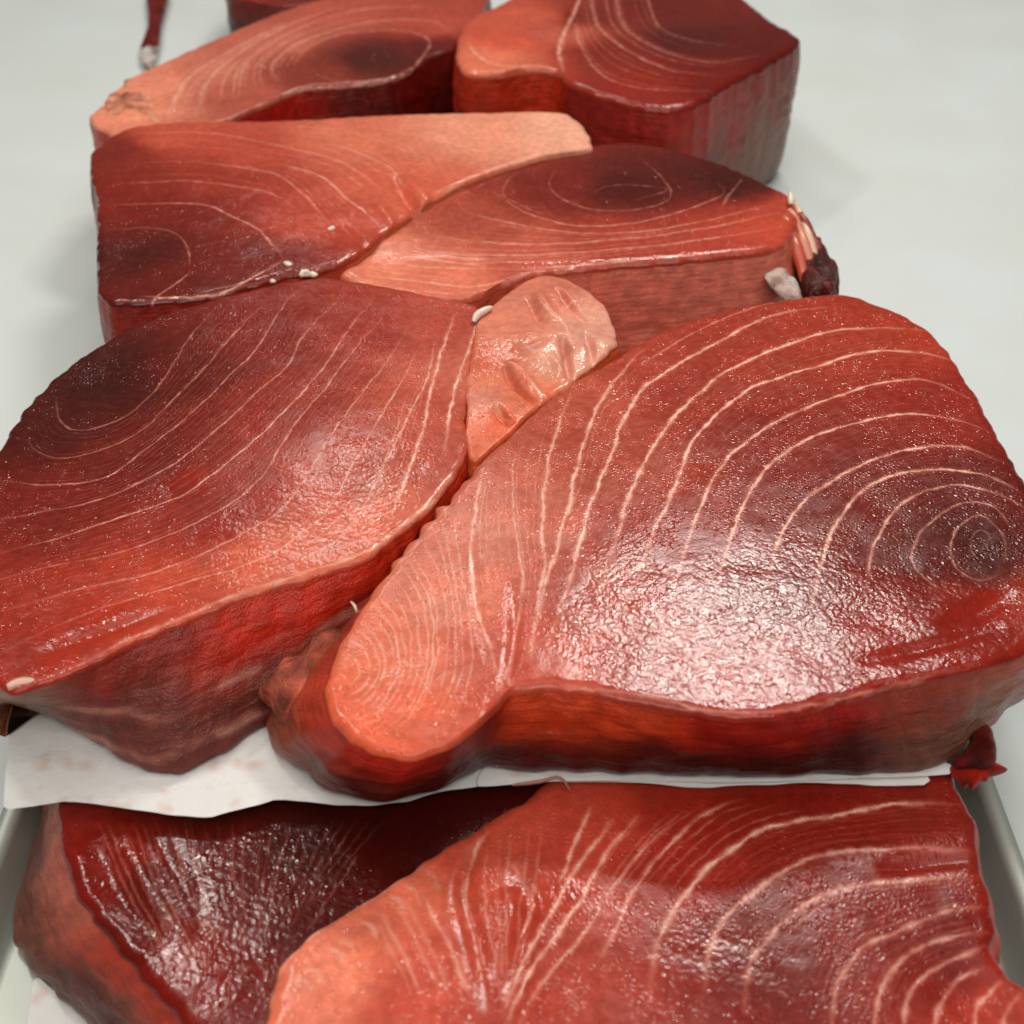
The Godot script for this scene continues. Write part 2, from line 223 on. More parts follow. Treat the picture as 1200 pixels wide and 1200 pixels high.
	var middle_left := {"at": Vector3(-0.096, 0.003, -0.625), "tall": 85,
		"centre": [-37.4, -0],
		"edge": [-134.4, -37.8, -135.2, -63.3, -126.1, -85.3, -101.5, -94.2, -37.7, -96.7, 21, -105.8, 75.9, -109.7, 121.1, -111, 134.7, -98, 141, -65.7, 137.7, -56.2, 114.8, -46.9, 91.4, -30, 69, -9.4, 54.3, 11.2, 47.5, 22.1, 34.8, 44.1, 26, 63.2, 15.2, 78.8, 4.9, 87.3, -5.5, 89.8, -22, 98.8, -43.5, 109.9, -65.8, 114.6, -86, 113.8, -96.2, 96.3, -105.2, 62.3, -116.8, 15.2],
		"foot": [-136.3, -37.4, -137.2, -63.7, -127.4, -86.8, -101.8, -96.1, -37.9, -98.7, 20.8, -107.8, 75.8, -111.7, 121.5, -113, 136.5, -98.8, 143, -65.9, 138.9, -54.6, 115.8, -45.2, 92.7, -28.4, 70.5, -8.1, 52.6, 10.1, 42.3, 19.1, 27.7, 40.4, 19, 59.3, 9.2, 73.6, 1.2, 80.2, -4.7, 91.6, -21.1, 100.5, -42.9, 111.8, -65.6, 116.6, -87.5, 116.4, -99, 97.4, -107.2, 62.8, -118.7, 15.8],
		"tones": [-87.5, 71.1, 78, 27, 22, -25, 79.7, 112, 35, 28, -76.7, 25.1, 115, 36, 28, -60.6, -5.2, 150, 56, 42, -45.1, -49.2, 178, 74, 54, 0.1, -66.9, 208, 108, 80, 76.4, -85.3, 226, 142, 112, 127.9, -87.8, 232, 162, 132, 2.1, 34.7, 180, 72, 52, -118.8, -5.2, 125, 42, 32, 38.5, 5.1, 205, 95, 68, -97.1, -73, 190, 80, 58, -125.1, -49.2, 120, 45, 36, -68.9, 100.4, 100, 32, 26],
		"lines": [
			[0.7, 0.55, [-115.7, -5.2, -95.8, -8.4, -73.3, -8.4, -54.5, -3.1, -28.8, 7.2, -11.9, 25.1]],
			[0.8, 0.7, [-105.8, 17.2, -82.7, 17.2, -60.4, 20.2, -45.3, 31.8, -28.9, 46.9, -17.9, 65, -11.1, 78]],
			[0.6, 0.5, [-105.2, 44.1, -88.8, 42.2, -70.9, 46.9, -60.2, 65, -55.6, 82.2]],
			[0.8, 0.6, [-118.7, -76.6, -83.3, -76.6, -59.3, -69.3, -28.2, -52.7, -1.5, -37.8, 15.5, -19.1, 27.1, -0]],
			[0.8, 0.55, [-70, -31.1, -45.7, -23.4, -25.9, -12.6, -7.5, 15.2, 5.8, 41.3]],
			[0.9, 0.7, [-31.5, -30, -6.8, -15.8, 11.4, 12.2, 22.9, 28, 32.9, 46]],
			[0.9, 0.5, [-7.4, -61, 13.1, -45.8, 30.4, -26.7, 41.2, -2.1]],
			[0.8, 0.7, [-54.1, 85.6, -63.6, 106.8, -68.1, 116.1]],
			[1, 0.8, [-74.6, 109.9, -57.7, 110.7, -46.4, 109.1, -33.1, 102.8, -22.1, 90.6, -12.1, 77.1]],
			[1, 0.6, [54.2, 9.2, 68.9, -12.6, 91.4, -34.4, 114.9, -51.6, 138.9, -61]],
			[0.6, 0.4, [12.8, -85.3, 57.6, -66.9, 77.2, -49.2]],
			[0.6, 0.4, [-50.8, -85.3, -1.2, -79.1, 39.5, -49.2, 50.1, -26.7]],
		],
		"families": [
			[0.5, 0.3, 4, [-118.7, -76.6, -83.3, -76.6, -59.3, -69.3, -28.2, -52.7, -1.5, -37.8], [-115.7, -5.2, -95.8, -8.4, -73.3, -8.4, -54.5, -3.1, -28.8, 7.2]],
			[0.4, 0.3, 3, [-45.7, -23.4, -25.9, -12.6, -7.5, 15.2, 5.8, 41.3], [-31.5, -30, -6.8, -15.8, 11.4, 12.2, 22.9, 28]],
			[0.5, 0.35, 4, [-31.5, -30, -6.8, -15.8, 11.4, 12.2], [12.8, -85.3, 38.4, -66.9, 58.8, -37.8]],
		],
		"creases": [
			[3, -5, [31.3, -20.1, 41.3, 7.2, 52.4, 32.8, 58.2, 48.7]],
			[3, 1.6, [17.9, -3.1, 28.7, 20.2, 39, 44.1, 44, 55.1]],
			[2.5, -1.5, [8.7, 36.6, 18.8, 53.3, 24, 64.1]],
			[3.5, 1.8, [38.6, -21.2, 48.1, 3.1, 59.3, 25.1]],
		],
		"bumps": [
			[-38.3, -5.2, 80, 3],
			[-87.5, 71.1, 30, -2],
		],
		"wet": [
			[38.2, -0.0, 14, 0.9],
			[13.5, 62.3, 14, 0.8],
			[-22.4, 96.3, 14, 0.6],
			[76.7, -73.0, 18, 0.5],
			[-66.3, 112.3, 12, 0.6],
		]}
	var middle_right := {"at": Vector3(0.031, 0.003, -0.598), "tall": 81.5,
		"centre": [21.1, -4.3],
		"edge": [-115.7, 47.8, -109.8, 24.8, -93.8, -1.4, -71.5, -33.6, -54.9, -52.8, -25.3, -79.8, 12.5, -98.7, 46.4, -98.7, 77.8, -78.6, 98.2, -56.1, 116.7, -29.4, 116.7, -9.2, 107, 14.7, 93.9, 30.2, 51.2, 40.8, 9.7, 47.8, -14.8, 52.9, -35, 62.9, -48.7, 75.8, -70.2, 76.6, -94.5, 67.8],
		"foot": [-117.6, 48.4, -111.7, 24, -95.5, -2.5, -73.1, -34.8, -53.5, -51.4, -23.1, -76.5, 13.5, -94.9, 45.5, -95.9, 79.1, -80.2, 99.8, -57.3, 118.5, -30.2, 124.5, -7.5, 124.3, 24.7, 105, 53.8, 56.5, 66.3, 14.4, 73.3, -9, 69.9, -30.5, 69.5, -47.9, 77.7, -70.6, 78.6, -95.6, 69.5],
		"tones": [32, -34.6, 78, 26, 22, -8.5, -34.6, 118, 42, 34, 87.5, -45.2, 68, 22, 19, -48.3, 0.5, 165, 76, 58, 27.4, 28.4, 165, 66, 50, -92.2, 46, 220, 122, 94, 97.1, 10, 188, 72, 52, -63.3, 54.5, 215, 110, 82, -22.7, 37.3, 185, 84, 64, 65, 28.4, 170, 66, 50, 111, -9.2, 180, 70, 50],
		"lines": [
			[0.9, 0.7, [-92.9, 37.3, -71.7, 47.8, -31, 49.5, 9.9, 44.3, 51.6, 37.3, 98.8, 25.7]],
			[0.8, 0.65, [-89.8, 23.9, -72.5, 32.9, -31, 37.3, 10.5, 33.8, 52.9, 24.8, 101.7, 8.1]],
			[0.8, 0.65, [-73.7, 10, -60.6, 19.3, -20.5, 25.7, 21.6, 22.1, 65.1, 10, 107, -11.2]],
			[0.8, 0.6, [-57.4, -14.2, -46.2, -4.3, -9.7, 11.9, 22, 15.6, 59.2, 5.3, 101.7, -19.2]],
			[0.8, 0.6, [-42.3, -37.8, -24.4, -9.2, 1.1, 7.2, 29.1, 5.3, 56.4, -9.2, 78.6, -29.4, 78.4, -45.2]],
			[0.7, 0.5, [-7.8, -61.6, -10.7, -34.6, 6.3, -12.2, 30.2, -9.2, 51.3, -24.3, 47.4, -56.1, 37.6, -78.6]],
			[0.6, 0.5, [10.2, -29.4, 23.4, -39.9, 50, -34.6, 30.9, -19.2]],
			[0.9, 0.6, [-99.8, 52.9, -71, 62.9, -46.9, 67, -14.7, 49.5]],
			[0.6, 0.4, [-31, -56.1, -35.5, -29.4, -13.6, -4.3]],
			[0.9, 0.5, [92.8, -50.6, 80.2, -24.3, 76.7, -14.2]],
		],
		"families": [
			[0.5, 0.45, 3, [-92.9, 37.3, -71.7, 47.8, -31, 49.5, 9.9, 44.3, 51.6, 37.3], [-89.8, 23.9, -72.5, 32.9, -31, 37.3, 10.5, 33.8, 52.9, 24.8]],
			[0.5, 0.4, 3, [-89.8, 23.9, -72.5, 32.9, -31, 37.3, 10.5, 33.8, 52.9, 24.8], [-73.7, 10, -60.6, 19.3, -20.5, 25.7, 21.6, 22.1, 65.1, 10]],
			[0.5, 0.35, 3, [-60.6, 19.3, -20.5, 25.7, 21.6, 22.1, 65.1, 10], [-46.2, -4.3, -9.7, 11.9, 22, 15.6, 59.2, 5.3]],
			[0.5, 0.5, 4, [-104.3, 47.8, -83.4, 56.2, -54.9, 64.5], [-86.2, 14.7, -72.7, 28.4, -47.4, 41.7]],
		],
		"creases": [
			[3, -1.5, [-80.5, 37.3, -31, 47.8, 18.1, 44.3]],
			[3, -2, [-14.9, 56.2, 5.3, 54.5, 17.7, 51.2]],
		],
		"bumps": [
			[30.9, -19.2, 60, 2],
			[-92.2, 46.0, 20, -2],
		],
		"wet": [
			[9.9, 44.3, 30, 0.6],
			[-92.2, 46.0, 20, 0.7],
			[32.0, -34.6, 20, 0.4],
			[95.6, 19.3, 18, 0.5],
		]}
	var back_left := {"at": Vector3(-0.137, 0.003, -0.836), "tall": 81,
		"centre": [3.8, 2.2],
		"edge": [-112, 100.3, -110.6, 73.4, -104.9, 36.1, -85.7, -1, -64.5, -37.3, -27, -98.6, 11.4, -137.9, 59.4, -173.5, 115.2, -162.8, 116.3, -102.4, 102.8, -44.2, 96.3, -17.2, 81.3, -1, 62.8, 36.1, 36, 47.8, 5.3, 56.5, -16.7, 84.3, -33.5, 105.5, -54, 115.8, -83.3, 128.3],
		"foot": [-106.6, 97.6, -104.7, 74.1, -106.8, 35.4, -87.5, -1.9, -66.2, -38.3, -28.6, -99.8, 10.1, -139.4, 58.9, -175.5, 116.8, -164.1, 118.3, -102.2, 104.8, -43.7, 98.1, -16.3, 83, 0.1, 64.3, 37.4, 36.7, 49.7, 6.4, 58.2, -15.1, 85.6, -32.2, 107.1, -53.1, 117.6, -82.2, 124.4],
		"tones": [48.2, 2.2, 78, 29, 26, 7.6, 33.1, 130, 60, 50, -30.6, 62.2, 170, 86, 70, -51.7, 33.1, 195, 108, 86, 17.1, -83.6, 178, 84, 68, -99, 83, 232, 138, 106, 83.9, -65.3, 175, 76, 60, -86.2, 47.8, 222, 130, 102, 80.7, -13.9, 95, 32, 27, -23.2, -30.5, 190, 98, 80],
		"lines": [
			[1.2, 0.55, [6.7, 25.5, 30.3, 43.5, 61.5, 33.1, 78.4, -4.2, 79.3, -39, 55.1, -54.6, 21.2, -44.2, 1.8, -13.9, -2.5, 17.9]],
			[1.3, 0.55, [-6.5, 47.8, -16.6, 14.8, -0.7, -33.9, 36, -72.5, 77.4, -76.2, 96.2, -51.1]],
			[1.3, 0.5, [-29.5, 69.2, -33.8, 10.1, -9.6, -58.2, 33.4, -102.4, 88.1, -106.3]],
			[1.3, 0.5, [-50.3, 96.4, -52.2, 30.1, -25.7, -47.6, 14.1, -112.1]],
			[1.3, 0.5, [-66.6, 102.9, -67.2, 36.1, -40.4, -30.5, -17.7, -74.4]],
			[1, 0.5, [-16.7, 84.3, 5.1, 55.1, 35.9, 46.4, 62.7, 34.6, 81.2, -2.6]],
			[1.2, 0.5, [-104, 62.2, -82.1, 89.7, -67.7, 109.4]],
		],
		"families": [
			[0.8, 0.35, 4, [6.7, 25.5, -2.5, 17.9, 1.8, -13.9, 21.2, -44.2, 55.1, -54.6], [-6.5, 47.8, -16.6, 14.8, -0.7, -33.9, 36, -72.5, 77.4, -76.2]],
			[0.9, 0.35, 4, [-50.3, 96.4, -52.2, 30.1, -25.7, -47.6, 14.1, -112.1], [-66.6, 102.9, -67.2, 36.1, -40.4, -30.5, -17.7, -74.4]],
			[0.9, 0.4, 4, [-6.5, 47.8, -16.6, 14.8, -0.7, -33.9, 36, -72.5], [-29.5, 69.2, -33.8, 10.1, -9.6, -58.2, 33.4, -102.4]],
			[0.9, 0.4, 3, [-29.5, 69.2, -33.8, 10.1, -9.6, -58.2], [-50.3, 96.4, -52.2, 30.1, -25.7, -47.6]],
		],
		"creases": [
			[3, -2, [-98.8, 62.2, -79.6, 89.7, -70.2, 109.4]],
			[4, 2, [-103.2, 76.1, -92.9, 87, -81.7, 102.9]],
		],
		"bumps": [
			[-1.8, 2.2, 60, 2],
			[-95.5, 76.1, 15, -3],
		],
		"wet": [
			[-95.5, 76.1, 25, 0.6],
			[71.8, 25.5, 15, 0.6],
		]}
	var back_right := {"at": Vector3(0.064, 0.003, -0.841), "tall": 91,
		"centre": [8.4, -3.9],
		"edge": [-95.8, 48, -99.6, -3.9, -94.1, -47, -75.9, -74.5, -39, -133.8, 13.6, -176.9, 65.3, -176.9, 94.7, -107.4, 112.1, -43.4, 124.2, -3.9, 99.5, 35.9, 71.8, 70, 46.1, 104.6, 25.1, 115.2, -1.4, 103.3, -29, 75.7, -34.6, 56.9, -42.9, 51, -58.7, 51, -77.1, 58.4],
		"foot": [-97.7, 48.7, -101.6, -4, -96, -47.6, -77.6, -75.6, -40.5, -135.1, 12.8, -178.8, 66.6, -178.4, 96.6, -108, 114, -43.9, 123.2, -4.1, 98.7, 35.3, 71, 69.4, 46.8, 105.3, 25, 117.2, -2.6, 104.9, -27.3, 74.5, -36.3, 57.9, -43.4, 52.9, -58.3, 53, -77.3, 60.4],
		"tones": [-69.6, -3.9, 200, 82, 58, -52.4, -47, 195, 85, 62, -80.1, 35.9, 215, 110, 80, 46.5, 4.3, 82, 26, 22, 1.3, 20.3, 125, 44, 36, 89.5, 12.4, 92, 24, 20, 12.4, 86.9, 140, 45, 34, -11.9, -47, 120, 45, 36, 59.1, 79.9, 110, 28, 22, -30.3, -12.3, 185, 90, 70, 41.9, -65.2, 105, 34, 28],
		"lines": [
			[1.3, 0.6, [-8.3, -123.5, -7, -29.3, 11.6, 28.2, 35.6, 58.4, 66.1, 65.7]],
			[1.3, 0.55, [10.3, -123.5, 10.1, -29.3, 28.5, 20.3, 58.4, 43.5, 92.6, 28.2]],
			[1.2, 0.5, [-22.3, -47, -20.1, 12.4, -9.2, 62.8, 12.6, 84.1, 57.8, 91]],
			[1.3, 0.5, [31.9, -123.5, 32.9, -29.3, 52, 4.3, 84, 12.4]],
			[1.6, 0.85, [-7.3, -144.3, -21.6, -65.2, -33.6, 4.3, -32.5, 56.9]],
			[1.5, 0.6, [-92.7, 4.3, -85.6, 29.7, -69.3, 46.5, -42.7, 45]],
		],
		"families": [
			[0.8, 0.3, 4, [-22.3, -47, -20.1, 12.4, -9.2, 62.8, 12.6, 84.1, 57.8, 91], [-8.3, -123.5, -7, -29.3, 11.6, 28.2, 35.6, 58.4, 66.1, 65.7]],
			[0.8, 0.3, 3, [10.3, -123.5, 10.1, -29.3, 28.5, 20.3, 58.4, 43.5, 92.6, 28.2], [31.9, -123.5, 32.9, -29.3, 52, 4.3, 84, 12.4]],
			[1, 0.4, 3, [-8.3, -123.5, -7, -29.3, 11.6, 28.2, 35.6, 58.4, 66.1, 65.7], [10.3, -123.5, 10.1, -29.3, 28.5, 20.3, 58.4, 43.5, 92.6, 28.2]],
		],
		"creases": [
			[3, -4, [-11.4, -123.5, -27, -29.3, -36.1, 35.9, -35.4, 65.7]],
		],
		"bumps": [
			[-69.6, -3.9, 25, 2],
			[33.9, 20.3, 50, 2],
		],
		"wet": [
			[28.4, 79.9, 22, 0.8],
			[-64.0, 35.9, 14, 0.7],
			[-22.4, 65.7, 12, 0.6],
		]}
	var lower_left := {"at": Vector3(-0.069, 0.006, -0.245), "tall": 35,
		"centre": [10.2, -1],
		"edge": [-78.7, -33.3, -78.8, -19.2, -72.1, -1, -59.6, 18.2, -47.6, 30.6, -36.7, 42.2, -23.6, 54, -9.9, 64, 6.6, 68.4, 27.2, 66, 45, 50.9, 59.1, 34.8, 79.3, 17.6, 95.7, -1, 94.1, -24.4, 80.8, -54, 44.2, -82.7, -0.7, -95.9, -48.7, -82.7, -70.5, -58],
		"foot": [-99.9, -60.5, -98.3, -35.7, -96.5, 3.4, -90.3, 12.8, -79.6, 23.3, -63.2, 37.6, -42.6, 53, -10.7, 65.8, 6.5, 70.4, 28, 67.8, 46.4, 52.3, 60.5, 36.3, 80.7, 19, 97.6, -0.3, 96.1, -25, 82.3, -55.3, 45.1, -84.5, -0.7, -97.9, -49.7, -84.5, -72.2, -59],
		"tones": [-35.9, 8.5, 87, 23, 17, 14.2, -14.1, 58, 15, 11, 5.4, 23.5, 81, 20, 14, -56.6, -1, 119, 30, 21, -70.8, -14.1, 134, 36, 26, -18.5, 45.7, 126, 30, 18, 47.4, -7.5, 64, 16, 13, -8.3, 48.3, 104, 26, 17, -16.5, -35.2, 57, 15, 11],
		"lines": [
			[0.6, 0.3, [20.9, -1, 12.3, 17.6, 8.3, 26.4]],
			[0.5, 0.3, [-3.6, -4.2, -5.7, 17.6, -6.4, 29.2]],
		],
		"families": [
			[0.7, 0.3, 12, [-65.3, -14.1, -47.6, 14.6, -25.1, 43], [-32.4, -14.1, -21.1, 17.6, -12.6, 37.6]],
			[0.6, 0.28, 14, [-32.4, -14.1, -21.1, 17.6, -12.6, 37.6], [30.6, -14.1, 18.5, 2.2, 5.4, 23.5]],
		],
		"creases": [
			[5, -1.5, [-63.6, -7.5, -46.9, 17.6, -31, 32]],
			[4, -1, [-48.8, -14.1, -32.7, 11.5, -21.5, 29.2]],
			[6, 1.2, [-59.8, -14.1, -43.8, 8.5, -26.6, 29.2]],
			[6, -1.6, [74.5, -14.1, 53, -1, 35.1, 11.5]],
		],
		"bumps": [
			[-36.6, 17.6, 40, -0.6],
		],
		"wet": [
			[-37.9, 11.5, 24, 1],
			[-18.5, 32.0, 20, 0.9],
			[-57.4, -4.2, 14, 0.9],
			[-2.7, 2.2, 22, 0.6],
			[31.8, 2.2, 20, 0.7],
			[22.6, 17.6, 14, 0.6],
			[-12.7, -10.8, 16, 0.5],
		]}
	var lower_right := {"at": Vector3(0.063, 0.006, -0.224), "tall": 39.5,
		"centre": [-23.1, 8.3],
		"edge": [-129.9, 41.3, -130.6, 33.8, -129.7, 21.5, -123.5, 11.1, -107.6, -1.5, -89.3, -16.8, -73.2, -29.6, -57.5, -41.8, -40.2, -59.7, -9.9, -78.8, 26.7, -86.8, 60.9, -78.8, 79.5, -59.7, 82.7, -42.5, 84.1, -31.6, 81.5, -17.1, 80.8, -4.8, 79.1, 6.3, 76, 14.5, 79.2, 22.3, 84.4, 27.4, 92.1, 37.6, 91.8, 56.7, 62.5, 72.2, 1.6, 74.3, -63, 70.1, -112.1, 59],
		"foot": [-133.2, 43.7, -134.6, 33.8, -132.6, 20.6, -125, 9.7, -108.8, -3.1, -90.5, -18.3, -74.5, -31.2, -58.8, -43.3, -41.4, -61.3, -10.7, -80.7, 26.7, -88.8, 61.8, -80.6, 81.2, -60.7, 84.7, -42.8, 87.1, -31.5, 85.5, -16.6, 85.8, -4.3, 83.9, 7.5, 80.9, 14.4, 80.9, 21.2, 85.9, 26.1, 94.1, 37.1, 93.3, 58, 62.8, 74.2, 1.5, 76.3, -63.3, 72, -112.9, 60.9],
		"tones": [-111.2, 24.7, 230, 124, 92, -124.6, 32.5, 225, 112, 82, -93.5, -0.4, 222, 106, 78, -73.5, -15.5, 190, 74, 52, -58, 11.1, 165, 58, 42, -10.3, -18.6, 150, 40, 27, 44.4, -28.3, 132, 33, 23, 61.1, 11.1, 112, 26, 19, 10.6, 16.7, 112, 34, 27, 71.3, 35.1, 170, 58, 42, -41.6, -25.1, 180, 64, 46, -77.6, 19.4, 195, 78, 56, -63, 32.5, 165, 60, 45, 38.6, -0.4, 125, 32, 23, 69.6, -21.8, 135, 42, 32, -93.8, 32.5, 195, 75, 54, 51.8, -63.4, 125, 32, 22],
		"lines": [
			[1, 0.8, [-38.4, -36.7, -43, -23.4, -48.8, -7.8]],
			[1, 0.75, [-30.6, -31.6, -42, -15.5, -51.6, 2.6, -60.6, 20.7, -66.5, 37.6]],
			[1.1, 0.85, [-22.3, -33.3, -34, -18.6, -42.6, -1.8, -51.9, 12.5, -59.4, 24.7, -65.3, 40.1]],
			[0.9, 0.6, [-8.6, -35, -23.5, -18.6, -34.9, -3.3, -40.5, 6.9, -55.8, 27.4, -63, 41.3]],
			[1, 0.7, [11.2, -40.1, -2, -33.3, -16.9, -18.6, -27.1, -4.8, -31.6, 5.5, -38.6, 19.4]],
			[1.4, 0.85, [82, -37.7, 60.1, -37.7, 40.1, -33.3, 17.6, -28.3, 1.4, -17.1, -11.9, -3.3, -19.3, 8.3, -22, 16.7, -25.1, 32.5]],
			[1.4, 0.75, [79.8, -20.2, 62.7, -20.6, 42.6, -19.6, 26.1, -15.5, 11.6, -6.3, -0, 4, -6.6, 16.7, -9.4, 30]],
			[1.4, 0.7, [79.7, -10.9, 59.9, -9.3, 42.6, -7.2, 29, -3.3, 17.3, 5.5, 8.5, 13.9, 3.5, 23.4, 0.6, 35.1]],
			[1.3, 0.65, [78, -0.4, 63.3, 2.6, 49.2, 8.9, 38.1, 13.9, 30.1, 23.4, 26.1, 31.3, 23.2, 42.5]],
			[1.3, 0.7, [76.8, 8.3, 61.1, 11.1, 49.8, 16.7, 41.8, 24.7, 37.1, 35.1, 35, 45]],
			[1.2, 0.65, [75.5, 12.5, 61.7, 18, 51.5, 24.7, 45.7, 33.8, 42.6, 45]],
			[1.2, 0.65, [71.1, 19.4, 62.3, 24.7, 55.5, 32.5, 51.7, 42.5]],
			[1.1, 0.6, [76, 23.4, 68.1, 30, 64, 37.6, 61.9, 47.4]],
			[1, 0.5, [80.8, 27.4, 74.1, 33.8, 70.6, 41.3]],
			[0.8, 0.6, [-63, -14.9, -57.7, -0.9, -61, 11.1]],
			[0.9, 0.6, [-70.8, -27.7, -75.6, -16.1, -77.3, -3.3, -75.5, 8.3]],
			[0.9, 0.6, [-130.4, 35.1, -129.2, 22.1, -122.9, 12, -107.5, -0.4, -89.2, -15.5]],
		],
		"families": [
			[1, 0.45, 5, [-105.7, 5.5, -99.8, 16.7, -94.1, 28.7], [-90, -6.3, -80.3, 13.9, -72.5, 32.5]],
			[0.6, 0.35, 5, [-22.3, -33.3, -34, -18.6, -42.6, -1.8, -51.9, 12.5], [11.2, -40.1, -2, -33.3, -16.9, -18.6, -27.1, -4.8]],
			[0.6, 0.35, 4, [79.7, -10.9, 59.9, -9.3, 42.6, -7.2, 29, -3.3, 17.3, 5.5, 8.5, 13.9, 3.5, 23.4], [78, -0.4, 63.3, 2.6, 49.2, 8.9, 38.1, 13.9, 30.1, 23.4, 26.1, 31.3]],
			[0.6, 0.3, 3, [78, -0.4, 63.3, 2.6, 49.2, 8.9, 38.1, 13.9, 30.1, 23.4], [76.8, 8.3, 61.1, 11.1, 49.8, 16.7, 41.8, 24.7, 37.1, 35.1]],
			[0.5, 0.35, 4, [11.2, -40.1, -2, -33.3, -16.9, -18.6, -27.1, -4.8], [40.1, -33.3, 17.6, -28.3, 1.4, -17.1, -11.9, -3.3]],
			[0.5, 0.25, 2, [82, -37.7, 60.1, -37.7, 40.1, -33.3, 17.6, -28.3], [79.8, -20.2, 62.7, -20.6, 42.6, -19.6, 26.1, -15.5]],
			[1.2, 0.4, 9, [-127.7, 27.4, -124.1, 27.4, -122, 30.5], [-89.2, -14.9, -85.1, -11.8, -83.6, -6.3]],
			[0.7, 0.4, 5, [-73.6, -21.8, -73.2, -0.4, -69.1, 19.4, -65.3, 37.6], [-52.2, -31.6, -56.6, -0.4, -60.6, 19.4, -63, 37.6]],
			[0.32, 0.24, 6, [82, -37.7, 60.1, -37.7, 40.1, -33.3, 17.6, -28.3, 1.4, -17.1, -11.9, -3.3, -19.3, 8.3, -22, 16.7, -25.1, 32.5], [79.8, -20.2, 62.7, -20.6, 42.6, -19.6, 26.1, -15.5, 11.6, -6.3, -0, 4, -6.6, 16.7, -9.4, 30]],
			[0.32, 0.24, 6, [79.8, -20.2, 62.7, -20.6, 42.6, -19.6, 26.1, -15.5, 11.6, -6.3, -0, 4, -6.6, 16.7, -9.4, 30], [79.7, -10.9, 59.9, -9.3, 42.6, -7.2, 29, -3.3, 17.3, 5.5, 8.5, 13.9, 3.5, 23.4, 0.6, 35.1]],
			[0.32, 0.24, 6, [79.7, -10.9, 59.9, -9.3, 42.6, -7.2, 29, -3.3, 17.3, 5.5, 8.5, 13.9, 3.5, 23.4, 0.6, 35.1], [78, -0.4, 63.3, 2.6, 49.2, 8.9, 38.1, 13.9, 30.1, 23.4, 26.1, 31.3, 23.2, 42.5]],
			[0.32, 0.24, 6, [78, -0.4, 63.3, 2.6, 49.2, 8.9, 38.1, 13.9, 30.1, 23.4, 26.1, 31.3, 23.2, 42.5], [76.8, 8.3, 61.1, 11.1, 49.8, 16.7, 41.8, 24.7, 37.1, 35.1, 35, 45]],
			[0.32, 0.24, 6, [76.8, 8.3, 61.1, 11.1, 49.8, 16.7, 41.8, 24.7, 37.1, 35.1, 35, 45], [75.5, 12.5, 61.7, 18, 51.5, 24.7, 45.7, 33.8, 42.6, 45]],
		],
		"creases": [
			[2.5, -2, [-70.8, -26.7, -76.1, -16.1, -77.3, -3.3, -73.4, 11.1, -68.9, 35.1]],
			[2.5, -1.8, [-63, -14.9, -57.7, -0.9, -61, 11.1, -64.2, 32.5]],
			[2.5, -1.5, [48.8, -11.8, 65.4, -15.5, 81.4, -16.8]],
			[3, 1.5, [-65.6, -6.3, -63, 5.5, -65.4, 19.4]],
		],
		"bumps": [
			[-106.4, 24.7, 35, 1.2],
			[-13.4, 11.1, 80, 0.4],
			[71.3, 35.1, 20, -1.5],
		],
		"wet": [
			[54.1, -23.4, 14, 0.6],
			[-52.7, -6.3, 13, 0.8],
			[-14.0, 16.7, 14, 0.6],
			[-60.6, 24.7, 14, 0.6],
			[8.1, 32.5, 18, 0.6],
			[-95.4, 8.3, 10, 0.5],
			[-126.4, 19.4, 9, 0.5],
			[38.6, -0.4, 9, 0.5],
		]}
	var far_steak := {"at": Vector3(-0.166, 0.003, -1.115), "tall": 57,
		"centre": [2.2, -1.5],
		"edge": [-59.7, 60.7, -34.6, 82.4, -3.4, 90.8, 30.7, 67.3, 74.2, 10.5, 76.6, -64.7, 26.7, -119.6, -40.9, -105.5, -69.6, -26.1],
		"foot": [-61.6, 61.4, -35.5, 84.2, -2.9, 92.8, 32.2, 68.7, 76.1, 11.1, 78.5, -65.4, 27.4, -121.5, -42.3, -106.9, -71.6, -26.3],
		"tones": [-14.4, 33.8, 95, 40, 34, 22.3, -13.7, 110, 45, 38, -38.6, 56.3, 130, 50, 40],
		"lines": [
			[1.2, 0.4, [-38.6, 56.3, -3.1, 67.3, 34.2, 33.8]],
		],
		"families": [
		],
		"creases": [
		],
		"bumps": [
		],
		"wet": [
		]}
	front_left.round = 3.0
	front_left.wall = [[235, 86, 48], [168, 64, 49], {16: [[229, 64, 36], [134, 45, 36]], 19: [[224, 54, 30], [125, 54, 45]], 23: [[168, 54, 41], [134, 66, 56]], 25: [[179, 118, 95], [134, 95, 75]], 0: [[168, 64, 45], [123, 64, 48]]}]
	front_left.texel = 0.26
	front_left.seam = true
	var e := steak("tuna_steak", front_left, "large tuna steak with long curved grain lines, overlapped on its right by a wider steak", "large steaks lying on the white paper", 11)
	var flap := steak_part(e, "belly_flap", front_left, belly_flap, 12)
	front_right.round = 4.5
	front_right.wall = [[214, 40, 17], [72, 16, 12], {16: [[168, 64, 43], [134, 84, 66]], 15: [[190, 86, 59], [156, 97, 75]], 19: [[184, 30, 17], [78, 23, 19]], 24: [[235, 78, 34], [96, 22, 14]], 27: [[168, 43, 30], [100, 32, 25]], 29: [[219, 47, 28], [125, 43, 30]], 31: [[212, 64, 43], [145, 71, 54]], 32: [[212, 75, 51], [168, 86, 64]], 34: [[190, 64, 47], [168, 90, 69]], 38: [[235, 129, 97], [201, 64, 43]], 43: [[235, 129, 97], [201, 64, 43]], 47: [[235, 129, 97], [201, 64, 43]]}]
	front_right.texel = 0.26
	var f := steak("tuna_steak", front_right, "widest tuna steak with bold white rings round a dark eye and a pink striped flap", "large steaks lying on the white paper", 21)
	middle_left.round = 5.0
